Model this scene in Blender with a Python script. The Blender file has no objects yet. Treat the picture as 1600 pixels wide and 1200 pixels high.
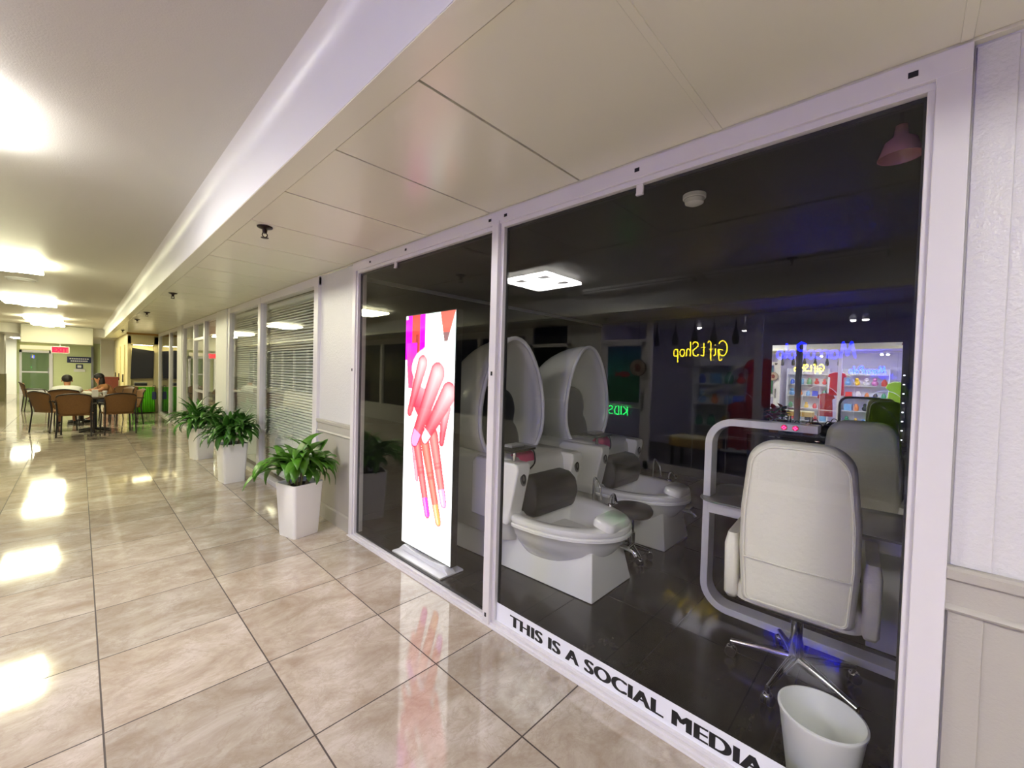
import bpy, math, random
from mathutils import Vector, Matrix
random.seed(7)
SC = bpy.context.scene
COL = SC.collection
PI = math.pi

# ------------------------------------------------------------------ helpers
def lin(c):
    return tuple(((v/255)/12.92 if v/255 <= .04045 else ((v/255+.055)/1.055)**2.4) for v in c)

class MB:
    """collects shapes into one mesh"""
    def __init__(s): s.v = []; s.f = []
    def add(s, vs, fs):
        o = len(s.v); s.v += [tuple(p) for p in vs]; s.f += [tuple(i+o for i in f) for f in fs]; return s
    def box(s, x0, x1, y0, y1, z0, z1, M=None):
        vs = [Vector((x, y, z)) for x in (x0, x1) for y in (y0, y1) for z in (z0, z1)]
        if M is not None: vs = [M @ p for p in vs]
        return s.add(vs, [(0,1,3,2),(4,6,7,5),(0,4,5,1),(2,3,7,6),(0,2,6,4),(1,5,7,3)])
    def loft(s, rings, cap0=True, cap1=True, closed=True):
        n = len(rings[0]); vs = [p for r in rings for p in r]; fs = []
        for i in range(len(rings)-1):
            for j in range(n if closed else n-1):
                k = (j+1) % n
                fs.append((i*n+j, i*n+k, (i+1)*n+k, (i+1)*n+j))
        if cap0: fs.append(tuple(range(n))[::-1])
        if cap1: fs.append(tuple((len(rings)-1)*n+j for j in range(n)))
        return s.add(vs, fs)
    def prism(s, poly, a0, a1, axis='x'):
        def P(p, a): return {'x': (a, p[0], p[1]), 'y': (p[0], a, p[1]), 'z': (p[0], p[1], a)}[axis]
        return s.loft([[P(p, a0) for p in poly], [P(p, a1) for p in poly]])
    def lathe(s, prof, n=24, c=(0,0,0), cap0=True, cap1=True, sx=1, sy=1, M=None):
        rings = []
        for r, z in prof:
            ring = [Vector((c[0]+sx*r*math.cos(2*PI*j/n), c[1]+sy*r*math.sin(2*PI*j/n), c[2]+z)) for j in range(n)]
            if M is not None: ring = [M @ p for p in ring]
            rings.append(ring)
        return s.loft(rings, cap0, cap1)
    def tube(s, pts, r, n=8, closed=False, flat=None):
        pts = [Vector(p) for p in pts]; m = len(pts); rings = []
        rr = r if isinstance(r, (list, tuple)) else [r]*m
        up = None
        for i, p in enumerate(pts):
            a = pts[(i-1) % m] if (i or closed) else p
            b = pts[(i+1) % m] if (i < m-1 or closed) else p
            t = (b-a).normalized()
            if up is None:
                up = Vector((0,0,1)) if abs(t.z) < .9 else Vector((1,0,0))
            u = (up - t*up.dot(t))
            if u.length < 1e-5: u = t.orthogonal()
            u.normalize(); w = t.cross(u); up = u
            rings.append([p + (u*math.cos(2*PI*j/n) + w*math.sin(2*PI*j/n))*rr[i] for j in range(n)])
        if closed: rings.append(rings[0]); return s.loft(rings, False, False)
        return s.loft(rings)
    def ellip(s, c, r, n=16, m=10, M=None):
        prof = [(math.sin(PI*i/m), -math.cos(PI*i/m)) for i in range(1, m)]
        rings = []
        for a, z in prof:
            ring = [Vector((c[0]+r[0]*a*math.cos(2*PI*j/n), c[1]+r[1]*a*math.sin(2*PI*j/n), c[2]+r[2]*z)) for j in range(n)]
            if M is not None: ring = [M @ p for p in ring]
            rings.append(ring)
        return s.loft(rings)
    def build(s, name, mat, parent=None, smooth=None, bevel=0, seg=2, loc=None, sub=0):
        me = bpy.data.meshes.new(name); me.from_pydata(s.v, [], s.f)
        me.validate(); me.update()
        me.materials.append(mat)
        import bmesh
        bm = bmesh.new(); bm.from_mesh(me); bmesh.ops.recalc_face_normals(bm, faces=bm.faces); bm.to_mesh(me); bm.free()
        if smooth is not None:
            me.shade_smooth(); me.set_sharp_from_angle(angle=math.radians(smooth))
        o = bpy.data.objects.new(name, me); COL.objects.link(o)
        if parent is not None: o.parent = parent
        if loc is not None: o.location = loc
        if bevel:
            b = o.modifiers.new('bevel', 'BEVEL'); b.width = bevel; b.segments = seg; b.limit_method = 'ANGLE'; b.angle_limit = .6
            if smooth is None:
                me.shade_smooth(); me.set_sharp_from_angle(angle=math.radians(35))
                b.harden_normals = True
        if sub:
            m = o.modifiers.new('sub', 'SUBSURF'); m.levels = sub; m.render_levels = sub
        return o

def tag(o, label, cat, group=None, kind=None):
    o['label'] = label; o['category'] = cat
    if group: o['group'] = group
    if kind: o['kind'] = kind
    return o
def thing(name, label, cat, loc=(0,0,0), rz=0, group=None):
    o = bpy.data.objects.new(name, None); COL.objects.link(o); o.empty_display_size = .1
    o.location = loc; o.rotation_euler = (0,0,rz)
    return tag(o, label, cat, group)
def struct(o, label=None, cat=None):
    o['kind'] = 'structure'
    if label: o['label'] = label
    if cat: o['category'] = cat
    return o
def dup(root, loc, rz, label, group=None):
    r = root.copy(); COL.objects.link(r); r.location = loc; r.rotation_euler = (0,0,rz); r['label'] = label
    if group: r['group'] = group
    for ch in list(root.children):
        c = ch.copy(); COL.objects.link(c); c.parent = r
        for g in ch.children:
            d = g.copy(); COL.objects.link(d); d.parent = c
    return r
def smoothpath(pts, k=6, closed=False):
    P = [Vector(p) for p in pts]; n = len(P); out = []
    for i in range(n if closed else n-1):
        p1, p2 = P[i], P[(i+1) % n]
        p0 = P[(i-1) % n] if (i or closed) else p1
        p3 = P[(i+2) % n] if (i < n-2 or closed) else p2
        for j in range(k):
            t = j/k
            out.append(.5*((2*p1)+(p2-p0)*t+(2*p0-5*p1+4*p2-p3)*t*t+(3*p1-p0-3*p2+p3)*t**3))
    if not closed: out.append(P[-1])
    return out
def rrect(w, h, r, n=6, cx=0, cy=0):
    """rounded rectangle outline, half sizes w,h"""
    out = []
    for k, (sx, sy) in enumerate(((1,1),(-1,1),(-1,-1),(1,-1))):
        for i in range(n+1):
            a = PI/2*k + PI/2*i/n
            out.append((cx+sx*(w-r)+r*math.cos(a), cy+sy*(h-r)+r*math.sin(a)))
    return out

# ------------------------------------------------------------------ materials
def newmat(name):
    m = bpy.data.materials.new(name); m.use_nodes = True
    nt = m.node_tree; return m, nt, nt.nodes['Principled BSDF']
def N(nt, t, **k):
    n = nt.nodes.new(t)
    for a, b in k.items(): setattr(n, a, b)
    return n
def L(nt, a, b): nt.links.new(a, b)
def pbr(name, c, rough=.5, metal=0, ior=1.5, bump=0, bscale=60, var=0, vscale=4, em=None, es=0, coat=0, aniso=None):
    m, nt, b = newmat(name)
    b.inputs['Base Color'].default_value = (*lin(c), 1); b.inputs['Roughness'].default_value = rough
    b.inputs['Metallic'].default_value = metal; b.inputs['IOR'].default_value = ior
    if coat: b.inputs['Coat Weight'].default_value = coat; b.inputs['Coat Roughness'].default_value = .05
    if em: b.inputs['Emission Color'].default_value = (*lin(em), 1); b.inputs['Emission Strength'].default_value = es
    tc = N(nt, 'ShaderNodeTexCoord')
    if var:
        no = N(nt, 'ShaderNodeTexNoise'); no.inputs['Scale'].default_value = vscale; no.inputs['Detail'].default_value = 5
        L(nt, tc.outputs['Object'], no.inputs['Vector'])
        mx = N(nt, 'ShaderNodeMix', data_type='RGBA')
        mx.inputs[6].default_value = (*[min(1, v*(1+var)) for v in lin(c)], 1); mx.inputs[7].default_value = (*[v*(1-var) for v in lin(c)], 1)
        L(nt, no.outputs['Fac'], mx.inputs[0]); L(nt, mx.outputs[2], b.inputs['Base Color'])
    if bump:
        n2 = N(nt, 'ShaderNodeTexNoise'); n2.inputs['Scale'].default_value = bscale; n2.inputs['Detail'].default_value = 4
        L(nt, tc.outputs['Object'], n2.inputs['Vector'])
        bp = N(nt, 'ShaderNodeBump'); bp.inputs['Strength'].default_value = bump; bp.inputs['Distance'].default_value = .01
        L(nt, n2.outputs['Fac'], bp.inputs['Height']); L(nt, bp.outputs['Normal'], b.inputs['Normal'])
    return m
def glow(name, c, s):
    m, nt, b = newmat(name); nt.nodes.remove(b)
    e = N(nt, 'ShaderNodeEmission'); e.inputs['Color'].default_value = (*c, 1); e.inputs['Strength'].default_value = s
    L(nt, e.outputs[0], nt.nodes['Material Output'].inputs['Surface']); return m
def glassmat(name, tint=(1,1,1), f0=.045):
    m, nt, b = newmat(name); nt.nodes.remove(b)
    lw = N(nt, 'ShaderNodeLayerWeight'); lw.inputs['Blend'].default_value = .5
    pw = N(nt, 'ShaderNodeMath', operation='POWER'); pw.inputs[1].default_value = 5
    ma = N(nt, 'ShaderNodeMath', operation='MULTIPLY_ADD'); ma.inputs[1].default_value = 1-f0; ma.inputs[2].default_value = f0
    L(nt, lw.outputs['Facing'], pw.inputs[0]); L(nt, pw.outputs[0], ma.inputs[0])
    tr = N(nt, 'ShaderNodeBsdfTransparent'); tr.inputs['Color'].default_value = (*tint, 1)
    gl = N(nt, 'ShaderNodeBsdfGlossy'); gl.inputs['Roughness'].default_value = 0
    mx = N(nt, 'ShaderNodeMixShader')
    L(nt, ma.outputs[0], mx.inputs[0]); L(nt, tr.outputs[0], mx.inputs[1]); L(nt, gl.outputs[0], mx.inputs[2])
    L(nt, mx.outputs[0], nt.nodes['Material Output'].inputs['Surface']); return m
def tilemat(name, x0, y0, size, gw, ca, cb, cv, grout, rough, ior, scale=1.0):
    """square stone tiles, each with its own veining"""
    m, nt, b = newmat(name)
    tc = N(nt, 'ShaderNodeTexCoord'); sp = N(nt, 'ShaderNodeSeparateXYZ'); L(nt, tc.outputs['Object'], sp.inputs[0])
    cells = []; edges = []
    for ax, o in ((0, x0), (1, y0)):
        s1 = N(nt, 'ShaderNodeMath', operation='SUBTRACT'); s1.inputs[1].default_value = o - 60*size; L(nt, sp.outputs[ax], s1.inputs[0])
        d = N(nt, 'ShaderNodeMath', operation='DIVIDE'); d.inputs[1].default_value = size; L(nt, s1.outputs[0], d.inputs[0])
        fl = N(nt, 'ShaderNodeMath', operation='FLOOR'); L(nt, d.outputs[0], fl.inputs[0]); cells.append(fl)
        fr = N(nt, 'ShaderNodeMath', operation='FRACT'); L(nt, d.outputs[0], fr.inputs[0])
        pp = N(nt, 'ShaderNodeMath', operation='PINGPONG'); pp.inputs[1].default_value = .5; L(nt, fr.outputs[0], pp.inputs[0]); edges.append(pp)
    mn = N(nt, 'ShaderNodeMath', operation='MINIMUM'); L(nt, edges[0].outputs[0], mn.inputs[0]); L(nt, edges[1].outputs[0], mn.inputs[1])
    lt = N(nt, 'ShaderNodeMath', operation='LESS_THAN'); lt.inputs[1].default_value = gw/size; L(nt, mn.outputs[0], lt.inputs[0])
    cv_ = N(nt, 'ShaderNodeCombineXYZ'); L(nt, cells[0].outputs[0], cv_.inputs[0]); L(nt, cells[1].outputs[0], cv_.inputs[1])
    wn = N(nt, 'ShaderNodeTexWhiteNoise', noise_dimensions='3D'); L(nt, cv_.outputs[0], wn.inputs['Vector'])
    sc = N(nt, 'ShaderNodeVectorMath', operation='SCALE'); sc.inputs['Scale'].default_value = 40; L(nt, wn.outputs['Color'], sc.inputs[0])
    ad = N(nt, 'ShaderNodeVectorMath', operation='ADD'); L(nt, tc.outputs['Object'], ad.inputs[0]); L(nt, sc.outputs[0], ad.inputs[1])
    mp = N(nt, 'ShaderNodeMapping'); mp.inputs['Rotation'].default_value = (0,0,.6); mp.inputs['Scale'].default_value = (scale*2.1, scale*3.0, 1); L(nt, ad.outputs[0], mp.inputs['Vector'])
    no = N(nt, 'ShaderNodeTexNoise'); no.inputs['Scale'].default_value = 1.6; no.inputs['Detail'].default_value = 9; no.inputs['Roughness'].default_value = .72; no.inputs['Distortion'].default_value = .45
    L(nt, mp.outputs[0], no.inputs['Vector'])
    cr = N(nt, 'ShaderNodeValToRGB'); e = cr.color_ramp.elements
    e[0].position = .30; e[0].color = (*lin(cv), 1); e[1].position = .50; e[1].color = (*lin(ca), 1)
    x = e.new(.66); x.color = (*lin(cb), 1)
    L(nt, no.outputs['Fac'], cr.inputs[0])
    # thin veins
    n3 = N(nt, 'ShaderNodeTexNoise'); n3.inputs['Scale'].default_value = 2.0; n3.inputs['Detail'].default_value = 8; n3.inputs['Roughness'].default_value = .68; n3.inputs['Distortion'].default_value = .5; L(nt, mp.outputs[0], n3.inputs['Vector'])
    s2 = N(nt, 'ShaderNodeMath', operation='SUBTRACT'); s2.inputs[1].default_value = .5; L(nt, n3.outputs['Fac'], s2.inputs[0])
    ab = N(nt, 'ShaderNodeMath', operation='ABSOLUTE'); L(nt, s2.outputs[0], ab.inputs[0])
    mr = N(nt, 'ShaderNodeMapRange'); mr.inputs[1].default_value = 0; mr.inputs[2].default_value = .025; mr.inputs[3].default_value = .38; mr.inputs[4].default_value = 0; L(nt, ab.outputs[0], mr.inputs[0])
    m1 = N(nt, 'ShaderNodeMix', data_type='RGBA'); m1.inputs[7].default_value = (*lin(cv), 1); L(nt, mr.outputs[0], m1.inputs[0]); L(nt, cr.outputs[0], m1.inputs[6])
    # per tile tone
    hs = N(nt, 'ShaderNodeHueSaturation'); L(nt, m1.outputs[2], hs.inputs['Color'])
    m2r = N(nt, 'ShaderNodeMapRange'); m2r.inputs[3].default_value = .86; m2r.inputs[4].default_value = 1.1; L(nt, wn.outputs['Value'], m2r.inputs[0]); L(nt, m2r.outputs[0], hs.inputs['Value'])
    m2 = N(nt, 'ShaderNodeMix', data_type='RGBA'); m2.inputs[7].default_value = (*lin(grout), 1); L(nt, lt.outputs[0], m2.inputs[0]); L(nt, hs.outputs[0], m2.inputs[6])
    L(nt, m2.outputs[2], b.inputs['Base Color'])
    ro = N(nt, 'ShaderNodeMapRange'); ro.inputs[3].default_value = rough; ro.inputs[4].default_value = .7; L(nt, lt.outputs[0], ro.inputs[0]); L(nt, ro.outputs[0], b.inputs['Roughness'])
    b.inputs['IOR'].default_value = ior
    iv = N(nt, 'ShaderNodeMath', operation='SUBTRACT'); iv.inputs[0].default_value = 1; L(nt, lt.outputs[0], iv.inputs[1])
    # faint ripple of the laid tiles
    n4 = N(nt, 'ShaderNodeTexNoise'); n4.inputs['Scale'].default_value = 5; L(nt, ad.outputs[0], n4.inputs['Vector'])
    sm = N(nt, 'ShaderNodeMath', operation='MULTIPLY_ADD'); sm.inputs[1].default_value = .25; L(nt, n4.outputs['Fac'], sm.inputs[0]); L(nt, iv.outputs[0], sm.inputs[2])
    bp = N(nt, 'ShaderNodeBump'); bp.inputs['Strength'].default_value = .25; bp.inputs['Distance'].default_value = .002; L(nt, sm.outputs[0], bp.inputs['Height']); L(nt, bp.outputs[0], b.inputs['Normal'])
    return m

M_tile = tilemat('polished_stone_tile', .07, -.1, .6, .0032, (187,175,159), (207,198,186), (163,145,126), (58,46,38), .065, 1.75)
M_dtile = tilemat('dark_floor_tile', 1.9, .35, .61, .003, (44,42,39), (54,51,47), (35,33,31), (16,15,14), .2, 1.5)
M_wall = pbr('white_textured_wall', (216,215,214), .32, bump=.35, bscale=70)
M_wains = pbr('grey_beige_wainscot', (178,174,164), .4, bump=.12, bscale=120)
M_frame = pbr('white_painted_metal', (222,219,220), .3)
M_ceil = pbr('cream_ceiling_paint', (198,195,187), .45, bump=.12, bscale=140)
M_fascia = pbr('white_fascia_paint', (222,221,221), .4)
M_panel = pbr('cream_soffit_panel', (232,230,210), .24, bump=.05, bscale=14)
M_joint = pbr('dark_joint', (60,50,40), .8)
M_black = pbr('black_plastic', (18,18,19), .4)
M_gasket = pbr('black_gasket', (8,8,8), .6)
M_glass = glassmat('clear_glass', (.988,.993,.989), .030)
M_glass2 = glassmat('tinted_glass', (.72,.78,.74), .055)
M_dark = pbr('dark_salon_paint', (20,20,22), .8)
M_darkceil = pbr('dark_salon_ceiling', (20,20,21), .85)
M_chrome = pbr('chrome', (205,205,208), .1, metal=1)
M_steel = pbr('brushed_steel', (150,150,150), .35, metal=1)
M_gloss = pbr('white_gloss_plastic', (243,243,239), .18, coat=.3)
M_shell = pbr('pearl_grey_shell', (216,216,208), .25, coat=.3)
M_dleather = pbr('charcoal_leather', (25,24,21), .45, bump=.2, bscale=160)
M_leather = pbr('ivory_leather', (234,232,216), .42, bump=.25, bscale=45)
M_satin = pbr('satin_silver_paint', (228,228,232), .25)
M_pot = pbr('white_planter_plastic', (240,240,234), .35, bump=.04)
M_soil = pbr('soil', (46,34,24), .95, bump=.6)
M_leaf = pbr('green_leaf', (72,124,28), .38, var=.45, vscale=6)
M_leaf2 = pbr('dark_green_leaf', (58,108,32), .38, var=.5, vscale=7)
M_stem = pbr('plant_cane', (104,96,60), .8)
M_bin = pbr('white_bin_plastic', (232,234,229), .4, var=.04)
M_vinyl = pbr('white_vinyl', (236,238,244), .35)
M_ink = pbr('black_ink', (12,12,12), .5)
M_wicker = pbr('brown_woven_rattan', (112,76,34), .6, bump=.6, bscale=220, var=.3, vscale=60)
M_dmetal = pbr('dark_brown_metal', (34,26,22), .4)
M_tabletop = pbr('dark_laminate', (58,42,32), .3)
M_redwood = pbr('reddish_wood', (104,40,26), .4, var=.2, vscale=12)
M_green = pbr('bright_green_cloth', (96,196,24), .8, var=.12)
M_greenwall = pbr('sage_green_paint', (212,220,166), .6)
M_navy = pbr('navy_sign', (30,40,84), .5)
M_cream = pbr('cream_paint', (222,210,160), .5)
M_blind = pbr('pale_blind_slat', (226,232,222), .5)
M_mirror = pbr('mirror_silver', (228,232,232), .0, metal=1)
M_sprk = pbr('bronze_sprinkler', (52,38,30), .35, metal=.6)
M_pink = pbr('pink_towel', (206,70,116), .8, bump=.4, bscale=150)
M_lav = pbr('lavender_shop_wall', (204,198,218), .7)
M_shopfloor = pbr('shop_floor', (80,74,74), .4)
M_white = pbr('white_paint', (228,228,226), .5)
M_skin = pbr('skin', (176,120,84), .55)
M_hair = pbr('dark_hair', (22,15,13), .5, bump=.5, bscale=200)
M_shirt = pbr('pale_shirt', (206,206,200), .8)
M_tan = pbr('tan_shirt', (150,104,62), .8)
M_jean = pbr('dark_trousers', (34,36,46), .8)
M_grey = pbr('grey_plastic', (150,150,148), .4)
M_paper = pbr('paper', (236,234,224), .7)

LIGHT = 31
M_led0 = glow('led_cool_white', (1.0,.972,.945), LIGHT)
M_led1 = glow('led_warm_white', (1.0,.965,.64), LIGHT*1.0)
M_lednose = glow('led_panel', (1.0,.97,.7), 22)
M_box = None

# ------------------------------------------------------------------ setting: corridor shell
W = 1.724           # plane of the storefront on the right
XL = -2.98          # plane of the storefronts opposite
SOF = 2.46          # soffit height
MC = 2.77           # raised ceiling height
YB, YE = -6.0, 31.0
struct(MB().box(XL-.02, W+.02, YB, YE, -.12, 0).build('floor', M_tile))
struct(MB().box(W+.02, 6.6, -2.6, 4.1, -.12, -.002).build('floor', M_dtile))
struct(MB().box(W+.02, 6.6, 4.1, 17.4, -.12, -.002).build('floor', pbr('office_floor', (150,142,128), .4, var=.08)))
struct(MB().box(-6.0, XL-.02, YB, 8.0, -.12, -.002).build('floor', M_shopfloor))
# raised ceiling and its end
struct(MB().box(-2.14, .7, YB, 22.0, MC, MC+.12).build('ceiling', M_ceil))
struct(MB().box(XL-.1, 2.2, 22.12, YE, SOF, SOF+.12).build('ceiling', M_ceil))
def fascia(sx, x, name):
    pr = [(0,SOF-.008),(0,MC-.10)]
    for i in range(1, 7):
        a = PI/2*i/6; pr.append((-sx*(.07*(1-math.cos(a))), MC-.10+.10*math.sin(a)))
    pr += [(-sx*.07, MC+.05),(sx*.10, MC+.05),(sx*.10, SOF-.008)]
    return struct(MB().prism([(x+p[0], p[1]) for p in pr], YB, 22.0, 'y').build(name, M_fascia, smooth=50))
fascia(1, .66, 'trim_1'); fascia(-1, -2.1, 'trim_2')
struct(MB().box(-1.38, .36, 21.7, 21.985, 2.13, MC-.002).build('trim_3', pbr('greyed_bulkhead_paint', (176,174,160), .6), bevel=.03))
struct(MB().box(-2.16, .72, 21.99, 22.115, SOF-.004, MC-.001).build('wall_end_bulkhead', M_ceil))
# soffit over the storefront: dark backing, then the boards with open joints
struct(MB().box(.70, W+.3, YB, 22.0, 2.467, 2.52).build('ceiling', M_joint))
mb = MB(); ys = [.555+.64*k for k in range(-10, 34)]
for a, b in zip(ys, ys[1:]):
    mb.box(.769, 1.692, a+.005, b-.005, 2.455, 2.467)
struct(mb.build('ceiling', M_panel, bevel=.0015, seg=1))
mb = MB().box(.662, .764, YB, 22, 2.449, 2.468)
for y in (.555, -.085): mb.box(.764, 1.69, y-.013, y+.013, 2.4515, 2.456)
mb.box(1.696, 1.74, YB, 22, 2.447, 2.468)
struct(mb.build('trim_4', M_panel, bevel=.002, seg=1))
struct(MB().box(XL-.1, -2.02, YB, 22.0, 2.455, 2.52).build('ceiling', M_panel))
# wall to the right of the salon window
def wallrun(y0, y1, side, post=True):
    struct(MB().box(W-.004, W+.10, y0, y1, 0, 2.45).build('wall_right', M_wall, bevel=.002))
    m = MB().box(W-.012, W-.003, y0+.005, y1-.005, .0, .868); struct(m.build('wall_right', M_wains, bevel=.002))
    m = MB().prism([(W-.004,.866),(W-.026,.866),(W-.030,.872),(W-.026,.880),(W-.020,.885),(W-.020,.952),(W-.034,.960),(W-.036,.985),(W-.028,.992),(W-.004,.992)], y0-.002, y1+.002, 'y')
    struct(m.build('trim_5', M_wains, smooth=30))
    struct(MB().prism([(W-.003,0),(W-.022,0),(W-.022,.13),(W-.014,.142),(W-.003,.142)], y0, y1, 'y').build('baseboard_right', M_wains))
wallrun(YB, -.102, 0)
wallrun(3.618, 4.396, 0)
# raised stile of the wainscot next to the window
struct(MB().box(W-.017, W-.010, -.175, -.106, .14, .866).build('trim_6', M_wains, bevel=.002))
struct(MB().box(W-.010, W-.003, -.185, -.106, .992, 2.44).build('trim_6', M_wall, bevel=.003))
struct(MB().box(XL-3, 2.3, YB-.1, YB, 0, 2.9).build('wall_back', M_white))  # unseen closing wall behind the camera, added so light bounces back

# ------------------------------------------------------------------ salon window (window_1)
def rail_y(mb, y0, y1, z0, z1, x0=W-.035, x1=W+.045): return mb.box(x0, x1, y0, y1, z0, z1)
F = MB()
rail_y(F, -.10, 3.62, 2.375, 2.447)            # head
F.box(W-.022, W+.03, -.03, 3.55, 2.352, 2.376)  # head stop
rail_y(F, -.10, 3.62, 0, .02)                   # sill
F.box(W-.052, W+.02, -.10, 3.62, 0, .008)
F.box(W-.02, W+.03, -.03, 3.55, .02, .034)
rail_y(F, -.10, -.028, .0, 2.4465, W-.0345)                # right jamb
F.box(W-.02, W+.03, -.03, -.012, .03, 2.355)
rail_y(F, 3.56, 3.62, .0, 2.4465, W-.0345)                 # left jamb
F.box(W-.02, W+.03, 3.54, 3.562, .03, 2.355)
rail_y(F, 1.745, 1.80, .0, 2.39, W-.045)        # mullion
F.box(W-.022, W+.03, 1.72, 1.825, .03, 2.36)
win = struct(F.build('window_1', M_frame, bevel=.003))
G = MB().box(-.004, .004, -.905, .905, -1.17, 1.17)
for yc, a in ((.854, -.012), (2.683, 1.826)):
    half = (1.72-(-.012))/2 if yc < 1 else (3.54-1.825)/2
    MB().box(W-.003, W+.003, yc-half, yc+half, .030, 2.356).build('glass_pane', M_glass, win)
    m = MB()
    for s in (-1, 1): m.box(W+.004, W+.022, yc+s*half-.006, yc+s*half+.006, .034, 2.352)
    m.box(W+.004, W+.022, yc-half, yc+half, 2.338, 2.352); m.box(W+.004, W+.022, yc-half, yc+half, .034, .042)
    m.build('gasket', M_gasket, win)
for y, z in ((.02,2.41), (.89,2.41), (1.70,2.41), (1.83,2.41), (2.75,2.41), (3.30,2.41)):
    MB().box(W-.037, W-.034, y-.011, y+.011, z-.008, z+.008).build('bolt_hole', M_gasket, win)
for y, z in ((1.772,.06), (3.60,1.50), (1.772,1.5)):
    MB().box(W-.047 if y < 2 else W-.037, W-.034, y-.007, y+.007, z-.012, z+.012).build('bolt_hole', M_gasket, win)
for y in (.885, 2.93):
    m = MB().box(W-.016, W-.006, y-.016, y+.016, 2.31, 2.358); m.box(W-.02, W-.006, y-.016, y+.016, 2.306, 2.314)
    m.build('glass_clip', M_frame, win)

# vinyl strip with lettering along the foot of the big pane
strip = tag(MB().box(W-.0048, W-.0034, -.012, 1.718, .032, .142).build('window_strip', M_vinyl), 'white vinyl strip with black capitals along the foot of the salon window', 'sign')
def textmesh(body, size, name, mat, parent, offset=0, extrude=.0006, width=None, bold=0):
    cu = bpy.data.curves.new('t', 'FONT'); cu.body = body; cu.size = size; cu.offset = offset; cu.extrude = extrude
    cu.space_character = 1.06
    to = bpy.data.objects.new('t', cu); COL.objects.link(to)
    dg = bpy.context.evaluated_depsgraph_get(); dg.update()
    me = bpy.data.meshes.new_from_object(to.evaluated_get(dg)); bpy.data.objects.remove(to)
    me.materials.clear(); me.materials.append(mat); me.name = name
    xs = [v.co.x for v in me.vertices]; x0, x1 = min(xs), max(xs)
    if width:
        k = width/(x1-x0)
        for v in me.vertices: v.co.x = (v.co.x-x0)*k
    else:
        for v in me.vertices: v.co.x -= x0
    if bold:
        import bmesh
        bm = bmesh.new()
        for k in range(-2, 3):
            n0 = len(bm.verts); bm.from_mesh(me); bm.verts.ensure_lookup_table()
            for v in bm.verts[n0:]: v.co.x += bold*k/2; v.co.z += .00002*k
        bm.to_mesh(me); bm.free()
    o = bpy.data.objects.new(name, me); COL.objects.link(o)
    if parent: o.parent = parent
    return o
# reads along -Y for someone standing in the corridor
t = textmesh('THIS IS A SOCIAL MEDIA S', .088, 'lettering', M_ink, strip, 0, .0003, 1.36, .0064)
t.matrix_local = Matrix(((0,0,-1,W-.0052),(-1,0,0,1.60),(0,1,0,.054),(0,0,0,1)))
t = textmesh('I', .088, 'lettering', M_ink, strip, 0, .0003, None, .0064)
t.matrix_local = Matrix(((0,0,-1,W-.0052),(-1,0,0,.215),(0,1,0,.054),(0,0,0,1)))

# ------------------------------------------------------------------ storefronts further along the right wall
def storefront(name, y0, y1, mull, doors=(), thick=.05, panes=M_glass, top=2.36):
    f = MB()
    f.box(W-.03, W+.05, y0, y1, top, 2.448); f.box(W-.03, W+.05, y0, y1, 0, .06)
    cuts = [y0+thick/2]+list(mull)+[y1-thick/2]
    for c in cuts: f.box(W-.035, W+.05, c-thick/2, c+thick/2, 0.0, 2.44)
    for a, b in doors:
        f.box(W-.03, W+.05, a, b, 2.02, 2.08); f.box(W-.02, W+.04, a, b, .95, 1.0)
    o = struct(f.build(name, M_frame, bevel=.003))
    for a, b in zip(cuts, cuts[1:]):
        MB().box(W-.002, W+.004, a+thick/2, b-thick/2, .06, top).build('glass_pane', panes, o)
    return o
def column(y0, y1):
    struct(MB().box(W-.05, W+.12, y0, y1, 0, 2.447).build('trim_7', M_white, bevel=.004))
column(8.12, 8.85); column(12.45, 13.05)
storefront('window_2', 4.39, 8.12, (6.40,), thick=.11)
storefront('window_3', 8.85, 12.45, (10.0, 11.05), doors=((10.05, 11.0),), thick=.12)
storefront('window_4', 13.05, 16.75, (14.5,), thick=.16)
# blinds behind window_2
for (a, b), lab in (((4.46, 6.33), 'wide closed white venetian blind in the pane right behind the nearest planter'), ((6.47, 8.05), 'narrower closed white venetian blind in the pane beside the white column')):
    t = thing('venetian_blind', lab, 'blind', (W+.09, (a+b)/2, .07), group='blinds in the shop window')
    h = (b-a)/2; m = MB(); n = 66
    for i in range(n):
        z = .02+i*2.20/n; c, s = .5, .87
        m.add([(-.011,-h,z),(.011,-h,z+.021),(.011,h,z+.021),(-.011,h,z),(-.012,-h,z+.001),(.010,-h,z+.022),(.010,h,z+.022),(-.012,h,z+.001)], [(0,1,2,3),(7,6,5,4),(0,4,5,1),(2,6,7,3),(1,5,6,2),(3,7,4,0)])
    m.build('slats', M_blind, t)
    MB().box(-.025, .025, -h, h, 2.22, 2.27).build('headrail', M_blind, t, bevel=.003)
    m = MB()
    for k in (-.7, 0, .7): m.box(-.014, -.0125, k*h-.004, k*h+.004, .02, 2.23)
    m.build('ladder_cord', M_white, t)
# rooms behind these fronts
struct(MB().box(W+.10, 4.8, 8.45, 8.5, 0, 2.9).build('wall_office_side', M_white))
struct(MB().box(4.8, 4.9, 4.1, 17.4, 0, 2.9).build('wall_office_back', pbr('office_cream', (214,208,186), .6)))
struct(MB().box(W+.05, 4.9, 4.1, 17.4, 2.5, 2.6).build('ceiling', M_ceil))
struct(MB().box(W+.12, 4.8, 12.7, 12.75, 0, 2.5).build('wall_office_side', pbr('office_cream2', (200,196,176), .6)))

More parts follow.
